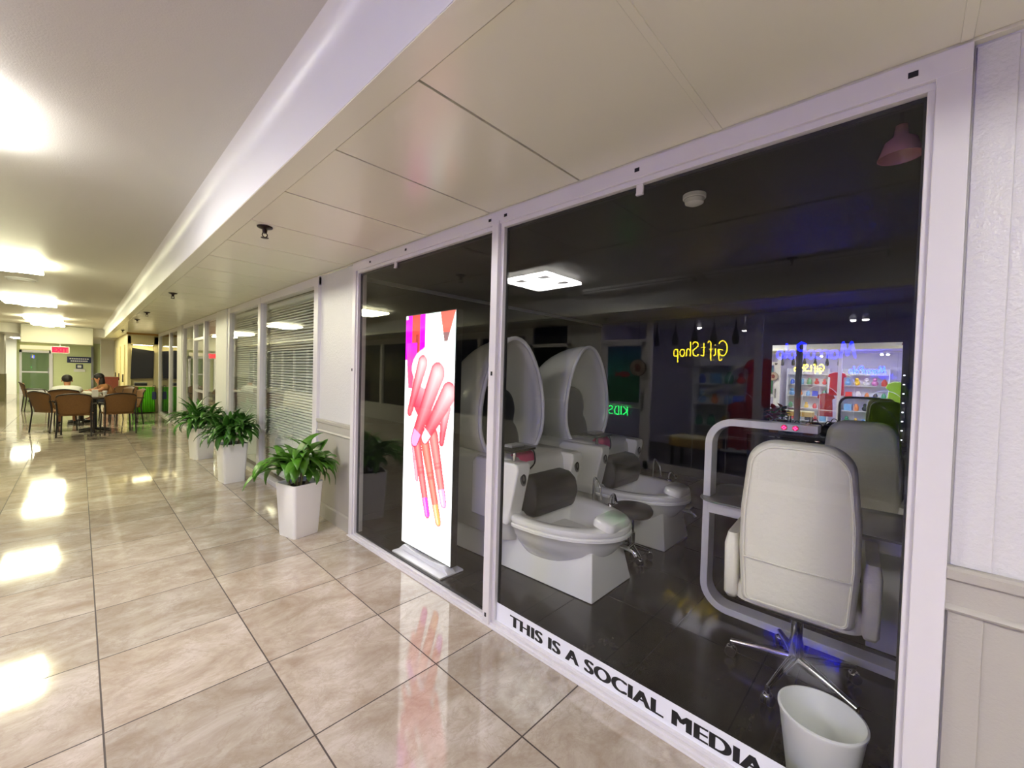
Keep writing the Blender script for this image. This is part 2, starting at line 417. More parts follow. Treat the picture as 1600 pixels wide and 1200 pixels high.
# ------------------------------------------------------------------ salon shell
struct(MB().box(6.5, 6.6, -2.6, 4.1, 0, 2.6).build('wall_salon_back', M_dark))
struct(MB().box(W+.05, 6.6, 4.02, 4.1, 0, 2.6).build('wall_salon_left', M_dark))
struct(MB().box(W+.10, 6.6, -2.6, -2.5, 0, 2.6).build('wall_salon_right', M_dark))
struct(MB().box(W+.05, 6.6, -2.6, 4.1, 2.44, 2.6).build('ceiling', M_darkceil))
struct(MB().box(W+.06, 6.5, 4.005, 4.02, 2.40, 2.44).build('trim_8', pbr('dusty_white_trim', (150,150,146), .6)))

# ------------------------------------------------------------------ far end of the corridor
struct(MB().box(-3.2, 2.6, 30.0, 30.1, 0, 2.6).build('wall_far', M_greenwall))
struct(MB().box(-3.2, -1.95, 29.0, 29.2, 0, 2.46).build('wall_far', M_white))
struct(MB().box(-2.5, -1.9, 24.0, 24.5, .0, 2.46).build('trim_9', M_white, bevel=.01))
struct(MB().box(-2.51, -1.89, 23.98, 24.52, .0, 1.0).build('trim_9', pbr('olive_wainscot', (120,116,84), .5), bevel=.01))
d = MB()
for y0, y1 in ((-1.93,-1.85), (-1.0,-.88)): d.box(y0, y1, 29.93, 30.0, 0, 2.02)
d.box(-1.93, -.88, 29.93, 30.0, 1.9, 2.02); d.box(-1.85, -1.0, 29.94, 29.99, .95, 1.02); d.box(-1.85, -1.0, 29.94, 29.99, 0, .12)
dr = struct(d.build('door_1', M_frame))
MB().box(-1.85, -1.0, 29.96, 29.98, .12, 1.9).build('glass_pane', M_glass2, dr)
MB().box(-1.04, -1.01, 29.90, 29.95, .9, 1.2).build('door_handle', M_steel, dr)
tag(MB().box(-1.9, -.92, 29.85, 29.95, 2.06, 2.24).build('transom_lamp', glow('amber_box', (1,.85,.45), .55)), 'long cream light box over the far glass door', 'lamp')
# shop front standing across the end of the right wall
e = MB().box(1.02, 1.10, 17.2, 17.32, 0, 2.36).box(1.63, 1.75, 17.2, 17.32, 0, 2.36).box(1.02, 1.75, 17.2, 17.32, 2.12, 2.40).box(1.10, 1.63, 17.2, 17.3, 0, .10)
struct(e.build('window_5', M_cream, bevel=.004))
struct(MB().box(1.10, 1.63, 17.34, 17.36, .1, 2.12).build('wall_kiosk', M_cream))
struct(MB().box(1.02, 1.10, 17.32, 24.2, 0, 2.46).build('wall_right', M_cream))
struct(MB().box(1.0, 1.75, 17.2, 17.36, 2.40, 2.46).build('trim_10', pbr('tan_timber', (186,140,70), .5)))
for k in range(3):
    dd = struct(MB().box(.99, 1.02, 18.2+1.9*k, 19.4+1.9*k, 0, 2.1).build('door_%d' % (k+2), M_cream, bevel=.004))
    MB().box(.96, .99, 18.3+1.9*k, 18.34+1.9*k, .9, 1.15).build('door_handle', M_dmetal, dd)
struct(MB().box(.62, 1.06, 24.2, 24.7, 0, 2.46).build('trim_11', M_white, bevel=.01))
struct(MB().box(1.06, 2.6, 24.3, 24.4, 0, 2.46).build('wall_far', M_white))
struct(MB().box(.42, .50, 29.8, 29.95, 0, 2.3).build('trim_12', M_steel))

# ------------------------------------------------------------------ opposite side
# closed fronts beyond the gift shop
struct(MB().box(XL-.1, XL, 4.0, 4.62, 0, 2.46).build('wall_left', M_white))
struct(MB().box(XL-.1, XL, 5.65, YE, 0, .5).build('wall_left', M_white))
struct(MB().box(XL-.1, XL, 5.65, YE, 2.3, 2.46).build('wall_left', M_white))
lw = MB()
for k in range(14):
    y = 5.65+1.5*k; lw.box(XL-.06, XL+.02, y, y+.12, .5, 2.3)
lw = struct(lw.build('window_6', M_frame))
MB().box(XL-.05, XL-.04, 5.65, 26, .5, 2.3).build('glass_pane', M_glass2, lw)
struct(MB().box(XL-1.0, XL-.9, 5.6, YE, 0, 2.6).build('wall_left_inner', pbr('dim_shop_wall', (70,72,84), .7)))
dl = MB()
for a, b in ((4.62,4.70), (5.57,5.65)): dl.box(XL-.06, XL+.02, a, b, 0, 2.46)
dl.box(XL-.06, XL+.02, 4.62, 5.65, 2.05, 2.12); dl.box(XL-.05, XL+.01, 4.7, 5.57, 1.0, 1.04); dl.box(XL-.05, XL+.01, 4.7, 5.57, 0, .2)
dl = struct(dl.build('door_5', M_frame)); MB().box(XL-.03, XL-.02, 4.7, 5.57, .2, 2.42).build('glass_pane', M_glass2, dl)
struct(MB().box(XL-.1, XL, YB, -1.9, 0, 2.46).build('wall_left', M_white))
# gift shop front: window bays and the glazed door
gf = MB()
gf.box(XL-.05, XL+.02, -1.9, 3.1, 0, .14); gf.box(XL-.05, XL+.02, -1.9, 4.0, 2.40, 2.46)
for y in (-1.9, -.25, 1.44, 3.02): gf.box(XL-.05, XL+.02, y, y+.09, 0, 2.42)
gf.box(XL-.05, XL+.02, 3.93, 4.0, 0, 2.42)
gf = struct(gf.build('window_7', M_frame, bevel=.003))
for a, b in ((-1.81,-.25), (-.16,1.44), (1.53,3.02)): MB().box(XL-.012, XL-.006, a, b, .14, 2.40).build('glass_pane', M_glass, gf)
gd = MB(); gd.box(XL-.04, XL+.01, 3.11, 3.19, 0, 2.1); gd.box(XL-.04, XL+.01, 3.85, 3.93, 0, 2.1)
gd.box(XL-.04, XL+.01, 3.11, 3.93, 2.04, 2.14); gd.box(XL-.04, XL+.01, 3.19, 3.85, 0, .2); gd.box(XL-.04, XL+.01, 3.19, 3.85, .98, 1.04)
gd = struct(gd.build('door_6', M_frame, bevel=.003))
MB().box(XL-.02, XL-.014, 3.19, 3.85, .2, 2.04).build('glass_pane', M_glass, gd)
MB().box(XL+.01, XL+.05, 3.13, 3.16, .95, 1.25).build('door_handle', M_steel, gd)
# shop room
struct(MB().box(-6.0, -5.9, -2.6, 4.6, 0, 2.7).build('wall_shop_back', M_lav))
struct(MB().box(-6.0, XL-.1, 4.5, 4.6, 0, 2.7).build('wall_shop_side', M_lav))
struct(MB().box(-6.0, XL-.1, -2.6, -2.5, 0, 2.7).build('wall_shop_side', M_lav))
struct(MB().box(-6.0, XL-.06, -2.6, 4.6, 2.62, 2.74).build('ceiling', M_white))

# ------------------------------------------------------------------ corridor fittings
def sqring(mb, cx, cy, h, w, z0, z1):
    o = [(cx-h,cy-h),(cx+h,cy-h),(cx+h,cy+h),(cx-h,cy+h)]; i = [(cx-h+w,cy-h+w),(cx+h-w,cy-h+w),(cx+h-w,cy+h-w),(cx-h+w,cy+h-w)]
    vs = [(*p, z) for z in (z0, z1) for p in o+i]
    fs = []
    for k in range(4):
        l = (k+1) % 4
        fs += [(k,l,4+l,4+k), (8+k,12+k,12+l,8+l), (k,8+k,8+l,l), (4+k,4+l,12+l,12+k)]
    return mb.add(vs, fs)
def led(y, mat, label, x=-.7):
    t = thing('ceiling_light', label, 'ceiling light', (x, y, MC-.001), group='square LED lights along the corridor ceiling')
    MB().box(-.20, .20, -.20, .20, -.045, 0).build('canopy', M_white, t, bevel=.006)
    for sx in (-1, 1):
        for sy in (-1, 1):
            sqring(MB(), sx*.19, sy*.19, .172, .05, -.085, -.047).build('led_square', mat, t)
    sqring(MB(), 0, 0, .12, .045, -.125, -.088).build('led_square', mat, t)
    return t
led(-1.35, M_led0, 'square LED ceiling light overhead, nearest the lavender part of the fascia')
led(3.47, M_led0, 'nearest and brightest square LED ceiling light, at the upper left edge')
led(8.3, M_led1, 'second square LED ceiling light, just before the small round detector')
led(13.2, M_led1, 'third square LED ceiling light, just beyond the small round detector')
led(18.0, M_led1, 'fourth square LED ceiling light, just before the bulkhead')
led(20.4, M_led1, 'farthest square LED ceiling light, right against the white bulkhead')
tag(MB().box(-1.95, -1.2, 26.6, 27.8, SOF-.012, SOF-.001).build('ceiling_panel_light', M_lednose), 'flat bright ceiling panel near the far glass door', 'ceiling light')

def detector(x, y, z, r, label):
    t = thing('smoke_detector', label, 'smoke detector', (x, y, z-.001))
    MB().lathe([(r,0),(r,-.018),(r*.93,-.022)], 32).build('base', M_white, t, smooth=40)
    MB().lathe([(r*.86,-.023),(r*.80,-.042),(r*.5,-.05),(.001,-.051)], 32).build('cover', M_white, t, smooth=50)
    MB().lathe([(r*.895,-.0215),(r*.895,-.0235)], 32).build('seam', M_grey, t)
    return t
detector(-.62, 9.95, MC, .17, 'round white detector on the ceiling between the second and third lights')
detector(-.55, 1.76, MC, .09, 'small round detector on the corridor ceiling, mirrored in the large window')
detector(2.17, .82, 2.44, .055, 'small round detector on the dark salon ceiling')

def sprinkler(x, y, z, label, g=None):
    t = thing('fire_sprinkler', label, 'sprinkler', (x, y, z-.001), group=g)
    MB().lathe([(.048,0),(.046,-.008),(.016,-.02),(.013,-.045)], 20).build('escutcheon', M_sprk, t, smooth=40)
    m = MB()
    for s in (-1, 1): m.tube([(s*.012,0,-.043),(s*.016,0,-.058),(s*.006,0,-.072)], .0035, 6)
    m.build('frame_arm', M_sprk, t)
    MB().lathe([(.006,-.07),(.024,-.073),(.024,-.076),(.004,-.079)], 16).build('deflector', M_sprk, t, smooth=40)
    return t
sp = sprinkler(.87, 3.19, 2.455, 'nearest dark sprinkler head hanging from the soffit boards')
for y, lab in ((7.1,'second dark sprinkler head along the soffit'), (10.15,'third dark sprinkler head along the soffit'), (12.0,'fourth dark sprinkler head along the soffit'), (16.3,'farthest dark sprinkler head on the soffit near the end shop')):
    dup(sp, (.86, y, 2.454), 0, lab)
dup(sp, (-2.5, 3.6, 2.454), 0, 'sprinkler head under the soffit opposite, mirrored in the large window')
dup(sp, (-1.6, .9, MC-.001), 0, 'sprinkler head on the corridor ceiling near the gift shop, mirrored in the window')

for a, b, lab in ((1.90, 3.5, 'slim unlit white batten on the corridor ceiling, farther one toward the shop door'), (.15, 1.80, 'slim unlit white batten on the corridor ceiling, nearer one toward the blue sign')):
    t = thing('light_batten', lab, 'ceiling light', (-1.72, (a+b)/2, MC-.001)); h = (b-a)/2
    MB().box(-.06, .06, -h, h, -.035, 0).build('housing', M_white, t, bevel=.006)
    for s in (-1, 1):
        MB().tube([(s*.035,-h+.03,-.056),(s*.035,h-.03,-.056)], .014, 10).build('tube', M_white, t, smooth=40)
        MB().box(-.05, .05, s*(h-.015)-.013, s*(h-.015)+.013, -.075, -.03).build('lamp_holder', M_grey, t)

# EXIT sign
t = thing('exit_sign', 'red EXIT sign hanging under the far bulkhead', 'exit sign', (-.46, 21.6, 1.92))
MB().box(-.22, .22, -.03, .03, -.12, .12).build('housing', M_white, t, bevel=.008)
MB().box(-.205, .205, -.034, -.0295, -.105, .105).build('face', glow('exit_face', (1,.16,.14), .5), t)
tx = textmesh('EXIT', .2, 'lettering', glow('exit_red', (1,.01,.03), 2.2), t, .012, .001, .36)
tx.matrix_local = Matrix(((1,0,0,-.18),(0,0,-1,-.0375),(0,1,0,-.07),(0,0,0,1)))
MB().tube([(0,0,.12),(0,0,.212)], .012, 8).build('stem', M_grey, t)

# signs on the green wall
t = thing('wall_sign', 'navy rectangular sign with two white lines on the far green wall', 'sign', (.01, 29.98, 1.62))
MB().box(-.42, .42, -.03, 0, -.15, .15).build('board', M_navy, t, bevel=.004)
for z, w in ((.05,.34), (-.06,.30)):
    m = MB(); n = 9
    for k in range(n): m.box(-w+2*w*k/n, -w+2*w*(k+.78)/n, -.033, -.0305, z-.03, z+.03)
    m.build('text_line', M_white, t)
t = thing('wall_notice', 'small square notice below the navy sign', 'sign', (.01, 29.98, 1.29))
MB().box(-.12, .12, -.02, 0, -.11, .11).build('board', M_navy, t, bevel=.004)
MB().box(-.07, .07, -.024, -.0205, -.06, .06).build('panel', M_paper, t)
MB().box(-.2, .2, -.02, 0, -.27, -.13).build('paper_strip', M_paper, t)

# ------------------------------------------------------------------ planters
def leaf(mb, base, az, el0, ln, wd, droop, rng, n=7):
    p = Vector(base); a = el0; rows = []
    d = Vector((math.cos(az), math.sin(az), 0)); side = Vector((-math.sin(az), math.cos(az), 0)); tw = rng.uniform(-.35, .35)
    for i in range(n+1):
        t = i/n
        w = wd*(math.sin(PI*min(1, (t*.93+.05))**.8))*(1 if t < 1 else 0)+.002
        up = d*(-math.sin(a)) + Vector((0,0,1))*math.cos(a)
        s = (side*math.cos(tw*t)+up*math.sin(tw*t))
        f = .28*w
        rows.append([p - s*w + up*f, p.copy(), p + s*w + up*f])
        step = ln/n
        p = p + (d*math.cos(a)+Vector((0,0,1))*math.sin(a))*step
        a -= droop/n*(.5+1.2*t)
    vs = [q for r in rows for q in r]; fs = []
    for i in range(n):
        for j in range(2): fs.append((i*3+j, i*3+j+1, (i+1)*3+j+1, (i+1)*3+j))
    mb.add(vs, fs)
def pot_ring(w, z, r): return [(p[0], p[1], z) for p in rrect(w, w, r, 5)]
def planter(loc, rz, label, wb, wt, h, seed, nl, mat, spread, up, wide=1.0):
    rng = random.Random(seed)
    t = thing('potted_plant', label, 'plant', (loc[0], loc[1], 0), rz, 'white planters along the storefronts')
    m = MB(); m.loft([pot_ring(wb, .0, .02), pot_ring(wb+.004, .012, .025), pot_ring(wt-.004, h-.02, .03), pot_ring(wt, h, .03), pot_ring(wt-.014, h, .025), pot_ring(wt-.022, h-.06, .02)], True, True)
    m.build('planter_pot', M_pot, t, smooth=35)
    MB().loft([pot_ring(wt-.03, h-.056, .02), pot_ring(wt-.03, h-.04, .02)]).build('soil', M_soil, t)
    m = MB(); stems = []
    for k in range(7):
        a = 2*PI*k/7+rng.uniform(-.3,.3); r0 = rng.uniform(.02, wt*.5); hh = rng.uniform(.10, .24)*up
        b = Vector((r0*math.cos(a), r0*math.sin(a), h-.05)); e = b+Vector((.06*math.cos(a), .06*math.sin(a), .05+hh)); stems.append((e, a)); m.tube([b, (b+e)/2+Vector((.01,0,0)), e], .009, 7)
    m.build('stem', M_stem, t, smooth=60)
    m = MB()
    for k in range(nl):
        e, a = stems[k % 7]
        az = rng.uniform(0, 2*PI) if k % 3 else a+rng.uniform(-1, 1)
        el = rng.choice((rng.uniform(.9,1.35), rng.uniform(.35,.9), rng.uniform(-.05,.6), rng.uniform(.1,.7)))
        leaf(m, e-Vector((0,0,rng.uniform(0,.09))), az, el, rng.uniform(.24,.40)*spread, rng.uniform(.022,.036)*spread*wide, rng.uniform(1.2,2.5) if el < 1 else rng.uniform(.5,1.9), rng)
    cr_, sr_ = math.cos(rz), math.sin(rz); out = []
    for x, y, z in m.v:                      # leaves bend along the wall behind them
        wx, wy = loc[0]+cr_*x-sr_*y, sr_*x+cr_*y
        if wx > 1.58: wx = 1.58+.09*(1-math.exp(-(wx-1.58)/.09))
        dx = wx-loc[0]; out.append((cr_*dx+sr_*wy, -sr_*dx+cr_*wy, max(z, .03)))
    m.v = out
    o = m.build('foliage', mat, t, smooth=60)
    s = o.modifiers.new('thick', 'SOLIDIFY'); s.thickness = .0015
    return t
planter((1.385, 3.955), math.radians(14), 'nearest white square planter with bright broad green leaves by the pilaster', .116, .148, .475, 3, 78, M_leaf, 1.0, 1.05, 1.5)
planter((1.385, 6.36), math.radians(5), 'middle white square planter with dense dark drooping leaves', .118, .148, .50, 5, 150, M_leaf2, 1.0, 1.1, 1.05)
planter((1.375, 8.24), math.radians(16), 'farthest white square planter, partly behind the middle one', .118, .148, .50, 8, 140, M_leaf2, 1.05, 1.2, 1.05)

# ------------------------------------------------------------------ cafe seating far down the corridor
def make_chair(name, label):
    t = thing(name, label, 'chair', group='brown rattan armchairs by the cafe tables')
    # origin under the seat centre, sitter faces +Y
    m = MB(); m.loft([[(x, y, z) for x, y in rrect(.235, .225, .07, 4)] for z in (.425, .455)]).build('seat', M_wicker, t, smooth=40)
    m = MB(); rows = []
    for i in range(9):
        z = .44+.40*i/8; row = []
        for j in range(13):
            u = -1+2*j/12; w = .205+.05*math.sin(PI*min(1, i/8*.75)); 
            top = .03*(1-u*u)*(i/8)
            row.append((u*w, -.235-.10*(i/8)+.05*u*u, z+top))
        rows.append(row)
    n = 13; vs = [p for r in rows for p in r]; fs = [(i*n+j, i*n+j+1, (i+1)*n+j+1, (i+1)*n+j) for i in range(8) for j in range(12)]
    m.add(vs, fs); b = m.build('backrest', M_wicker, t, smooth=60); s = b.modifiers.new('s', 'SOLIDIFY'); s.thickness = .02; s.offset = 0
    m = MB(); m.tube(smoothpath([(-.245,-.27,.80),(-.19,-.318,.845),(0,-.347,.872),(.19,-.318,.845),(.245,-.27,.80)], 5), .012, 8); m.build('top_rail', M_dmetal, t, smooth=60)
    for s in (-1, 1):
        MB().tube([(s*.225,.21,.43),(s*.24,.235,0)], .013, 8).build('leg', M_dmetal, t, smooth=60)
        MB().tube([(s*.245,-.27,.80),(s*.235,-.225,.43),(s*.245,-.27,0)], .013, 8).build('leg', M_dmetal, t, smooth=60)
        MB().tube(smoothpath([(s*.24,-.28,.66),(s*.275,-.12,.665),(s*.28,.12,.65),(s*.26,.20,.58),(s*.228,.215,.43)], 5), .013, 8).build('armrest', M_dmetal, t, smooth=60)
    return t
ch = make_chair('dining_chair', 'nearest left rattan chair with its back to the camera, at the dark table')
ch.location = (-.04, 12.25, 0); ch.rotation_euler = (0,0,math.radians(-6))
dup(ch, (.58, 12.28, 0), math.radians(7), 'nearest right rattan chair with its back to the camera, before the green cloth')
dup(ch, (-.36, 13.25, 0), math.radians(-52), 'rattan chair turned sideways on the left of the dark table')
dup(ch, (.80, 13.9, 0), math.radians(100), 'rattan chair on the right, half hidden behind the nearest right chair')
dup(ch, (-.20, 14.25, 0), math.radians(-8), 'rattan chair carrying the person in the pale shirt')
dup(ch, (.66, 15.02, 0), math.radians(110), 'rattan chair carrying the person in the tan top')
dup(ch, (-.88, 18.9, 0), math.radians(-80), 'lone rattan chair farthest left, in front of the glass door')
dup(ch, (.85, 15.6, 0), math.radians(165), 'rattan chair facing the camera behind the tables')
def make_table(loc, label, topmat, r=.38):
    t = thing('cafe_table', label, 'table', (loc[0], loc[1], 0))
    MB().lathe([(r-.01,.725),(r,.733),(r,.752),(r-.008,.76)], 40).build('tabletop', topmat, t, smooth=30)
    MB().lathe([(.05,.05),(.036,.10),(.036,.68),(.12,.722)], 20).build('pedestal', M_black, t, smooth=40)
    m = MB()
    for k in range(4):
        a = PI/4+k*PI/2; c, s = math.cos(a), math.sin(a)
        m.tube([(.03*c,.03*s,.055),(.2*c,.2*s,.035),(.33*c,.33*s,.016)], [.03,.024,.016], 8)
    m.build('foot', M_black, t, smooth=40)
    return t
make_table((.24, 12.9), 'dark cafe table on a black pedestal between the nearest rattan chairs', M_tabletop, .40)
make_table((.05, 15.0), 'pale topped cafe table in front of the seated people', M_paper, .40)
m = MB(); m.prism([(-.035,0),(.035,0),(.004,.15),(-.004,.15)], -.05, .05, 'x')
tag(m.build('table_card', M_paper, loc=(.24, 12.80, .7605)), 'white folded card standing on the dark cafe table', 'menu card')
for p, lab in (((.40,12.98,.7605), 'white paper cup on the right of the dark cafe table'),):
    t = thing('paper_cup', lab, 'cup', p); MB().lathe([(.028,0),(.038,.10),(.040,.104),(.036,.102),(.027,.01)], 20).build('cup_body', M_paper, t, smooth=40); MB().lathe([(.041,.104),(.041,.112),(.034,.118)], 20).build('lid', M_white, t, smooth=40)

def skin_body(name, joints, edges, mat, parent, root=0, sub=2):
    me = bpy.data.meshes.new(name); me.from_pydata([j[:3] for j in joints], edges, []); me.materials.append(mat)
    o = bpy.data.objects.new(name, me); COL.objects.link(o)
    sk = o.modifiers.new('skin', 'SKIN'); sk.use_smooth_shade = True
    if not me.skin_vertices: me.attributes  # layer is made by the modifier
    if not me.skin_vertices:
        import bmesh
        bm = bmesh.new(); bm.from_mesh(me); bm.verts.layers.skin.verify(); bm.to_mesh(me); bm.free()
    for i, j in enumerate(joints):
        r = j[3]; me.skin_vertices[0].data[i].radius = r if isinstance(r, tuple) else (r, r)
        me.skin_vertices[0].data[i].use_root = (i == root)
    sb = o.modifiers.new('sub', 'SUBSURF'); sb.levels = sub; sb.render_levels = sub
    dg = bpy.context.evaluated_depsgraph_get(); dg.update()
    m2 = bpy.data.meshes.new_from_object(o.evaluated_get(dg)); m2.name = name; o.modifiers.clear(); o.data = m2; m2.shade_smooth()
    if parent: o.parent = parent
    return o
def person(loc, rz, label, shirt, lean, hands, longhair):
    """seated figure, faces +Y, hands rest on the table in front"""
    t = thing('person', label, 'person', (loc[0], loc[1], 0), rz)
    a = lean
    def P(x, y, z): return (x, y, z)
    hip = (0, 0, .55); 
    chest = (0, math.sin(a)*.32, .55+math.cos(a)*.32); neck = (0, math.sin(a)*.46, .55+math.cos(a)*.46)
    hd = (0, neck[1]+.05, neck[2]+.16)
    J = [(*hip, (.15,.11)), (0, math.sin(a)*.16, .55+math.cos(a)*.16, (.125,.10)), (*chest, (.155,.11)), (*neck, (.055,.055)), (0, neck[1]+.03, neck[2]+.07, .055), (*hd, (.072,.085)), (0, hd[1]+.01, hd[2]+.08, (.06,.07))]
    E = [(0,1),(1,2),(2,3),(3,4),(4,5),(5,6)]
    arms = []
    for s in (-1, 1):
        sh = (s*.19, chest[1]+.02, chest[2]+.07); el = (s*.25, chest[1]+.16, .80); ha = (hands[0]+s*hands[2], chest[1]+hands[1], .80)
        i = len(J); J += [(*sh, .055), (*el, .042), (*ha, (.03,.026))]; E += [(2,i),(i,i+1),(i+1,i+2)]; arms.append((sh, el, ha))
        kn = (s*.13, .43, .50); an = (s*.13, .40, .09); to = (s*.14, .55, .045)
        i = len(J); J += [(s*.10, .08, .52, .085), (*kn, .062), (*an, .042), (*to, .032)]; E += [(0,i),(i,i+1),(i+1,i+2),(i+2,i+3)]
        # five fingers, bent, plus a thumb from the side of the palm
    body = skin_body('body', J, E, M_skin, t)
    fm = []
    for (sh, el, ha), s in zip(arms, (-1, 1)):
        d = (Vector(ha)-Vector(el)).normalized(); sd = d.cross(Vector((0,0,1))).normalized()
        for q, (o_, l) in enumerate(((-.026,.062),(-.009,.075),(.009,.07),(.025,.055))):
            b = Vector(ha)+d*.03+sd*o_; fm.append([b, b+d*l*.6+Vector((0,0,.004)), b+d*l-Vector((0,0,.012))])
        b = Vector(ha)+sd*(.03*s); fm.append([b, b+d*.03+sd*(.02*s), b+d*.055+sd*(.025*s)])
    m = MB()
    for f in fm: m.tube(f, [.009,.0085,.006], 7)
    m.build('fingers', M_skin, t, smooth=70)
    # clothes follow the body
    J2 = [(*hip, (.20,.15)), (0, math.sin(a)*.16, .55+math.cos(a)*.16, (.185,.15)), (*chest, (.215,.16)), (0, neck[1]-.01, neck[2], (.085,.08))]; E2 = [(0,1),(1,2),(2,3)]
    for sh, el, ha in arms:
        mid = [.45*u+.55*v for u, v in zip(sh, el)]; i = len(J2); J2 += [(*sh, .092), (*mid, .072)]; E2 += [(2,i),(i,i+1)]
    skin_body('shirt', J2, E2, shirt, t)
    J3 = [(0,0,.53,(.165,.11))]; E3 = []
    for s in (-1, 1):
        i = len(J3); J3 += [(s*.10,.08,.52,.098), (s*.13,.43,.50,.076), (s*.13,.41,.16,.058)]; E3 += [(0,i),(i,i+1),(i+1,i+2)]
    skin_body('trousers', J3, E3, M_jean, t)
    m = MB().ellip((0, hd[1]-.02, hd[2]+.055), (.092, .10, .098), 20, 12)
    if longhair:
        m.ellip((0, hd[1]-.06, hd[2]-.07), (.098, .07, .15), 18, 12)
    m.build('hair', M_hair, t, smooth=80)
    MB().ellip((0, hd[1]+.10, hd[2]-.005), (.013, .02, .02), 10, 6).build('nose', M_skin, t, smooth=80)
    for s in (-1, 1):
        MB().ellip((s*.085, hd[1], hd[2]), (.012, .02, .03), 8, 6).build('ear', M_skin, t, smooth=80)
        MB().ellip((s*.03, hd[1]+.088, hd[2]+.02), (.012, .008, .007), 10, 6).build('eye', M_black, t, smooth=80)
    MB().ellip((0, hd[1]+.085, hd[2]-.05), (.024, .008, .006), 10, 6).build('mouth', pbr('lip', (140,70,66), .5), t, smooth=80)
    for s in (-1, 1): MB().ellip((s*.14, .50, .04), (.045, .12, .04), 12, 8).build('shoe', M_black, t, smooth=80)
    return t
person((-.20, 14.30), 0, 'person in a pale shirt with dark hair, leaning over the pale table with back turned', M_shirt, .75, (.0, .26, .10), False)
person((.64, 15.02), math.radians(100), 'person with long dark hair in a tan top, forearms on the pale table', M_tan, .6, (.03, .28, .08), True)

# kiosk at the end of the right wall
t = thing('black_panel', 'large square black panel hung in the cream shop front at the corridor end', 'panel', (1.365, 17.18, 1.04))
MB().prism([(-.28,.0),(.24,.02),(.265,.88),(-.25,.95)], -.02, .0, 'y').build('board', M_black, t)
m = MB().tube([(-.25,-.012,.94),(-.25,-.012,1.06)], .006, 6).tube([(.25,-.012,.88),(.25,-.012,1.06)], .006, 6); m.build('hanger', M_steel, t)
t = thing('kiosk_fill_lamp', 'added warm fill strip under the header, brightening the cream shop front', 'lamp', (1.365, 17.10, 2.11))  # fill lamp added to brighten the kiosk and its green cloth
MB().box(-.24, .24, -.03, .03, -.03, 0).build('housing', M_white, t, bevel=.004); MB().box(-.22, .22, -.025, .025, -.036, -.0305).build('diffuser', glow('kiosk_fill_glow', (1,.88,.5), 30), t)
MB().box(-.2, .2, .02, .10, -.02, 0).build('bracket', M_white, t)
t = thing('draped_counter', 'counter covered with a bright green cloth under the black panel', 'counter', (1.37, 17.0, 0))
m = MB(); pts = []
for i in range(33):
    u = -1+2*i/32; pts.append((u*.25, -.17-.012*math.sin(i*1.9)))
pts += [(.25,.17),(-.25,.17)]
m.loft([[(x*1.06, y*1.08, .0+.03) for x, y in pts], [(x, y, .5) for x, y in pts], [(x*.97, y*.93, .80) for x, y in pts]]).build('cloth', M_green, t, smooth=50)
MB().box(-.25, .25, -.17, .17, .80, .83).build('counter_top', M_cream, t, bevel=.004)
t = thing('shoulder_bag', 'dark navy bag hanging at the right corner of the green counter', 'bag', (1.60, 16.765, .42))
MB().loft([[(p[0], p[1], z) for p in rrect(w, .028, .02, 4)] for w, z in ((.045,.0),(.055,.03),(.05,.2),(.035,.24))]).build('bag_body', M_navy, t, smooth=50)
MB().tube(smoothpath([(-.03,0,.235),(-.03,0,.40),(-.02,.06,.422),(.02,.06,.422),(.03,0,.40),(.03,0,.235)], 5), .006, 6).build('strap', M_black, t)
t = thing('box_pile', 'dark box standing on the green counter', 'box', (1.33, 17.0, .832)); MB().box(-.17, .12, -.1, .1, 0, .08).build('box_body', M_black, t, bevel=.006); MB().box(-.172, .122, -.102, .102, .08, .1).build('lid', M_grey, t, bevel=.004)
t = thing('wooden_cabinet', 'reddish wooden cabinet against the white column beyond the cafe tables', 'cabinet', (.77, 20.3, 0))
MB().box(-.19, .19, -.16, .16, .06, .98).build('carcass', M_redwood, t, bevel=.006); MB().box(-.21, .21, -.18, .18, .98, 1.02).build('top', M_redwood, t, bevel=.006)
MB().box(-.17, .17, -.14, .14, 0, .06).build('plinth', M_black, t)
for s in (-1, 1):
    dd = MB().box(s*.092-.085, s*.092+.085, -.172, -.16, .1, .94).build('door', M_redwood, t, bevel=.004); MB().ellip((s*.02,-.18,.55), (.012,.012,.012), 10, 6).build('knob', M_steel, dd, smooth=60)

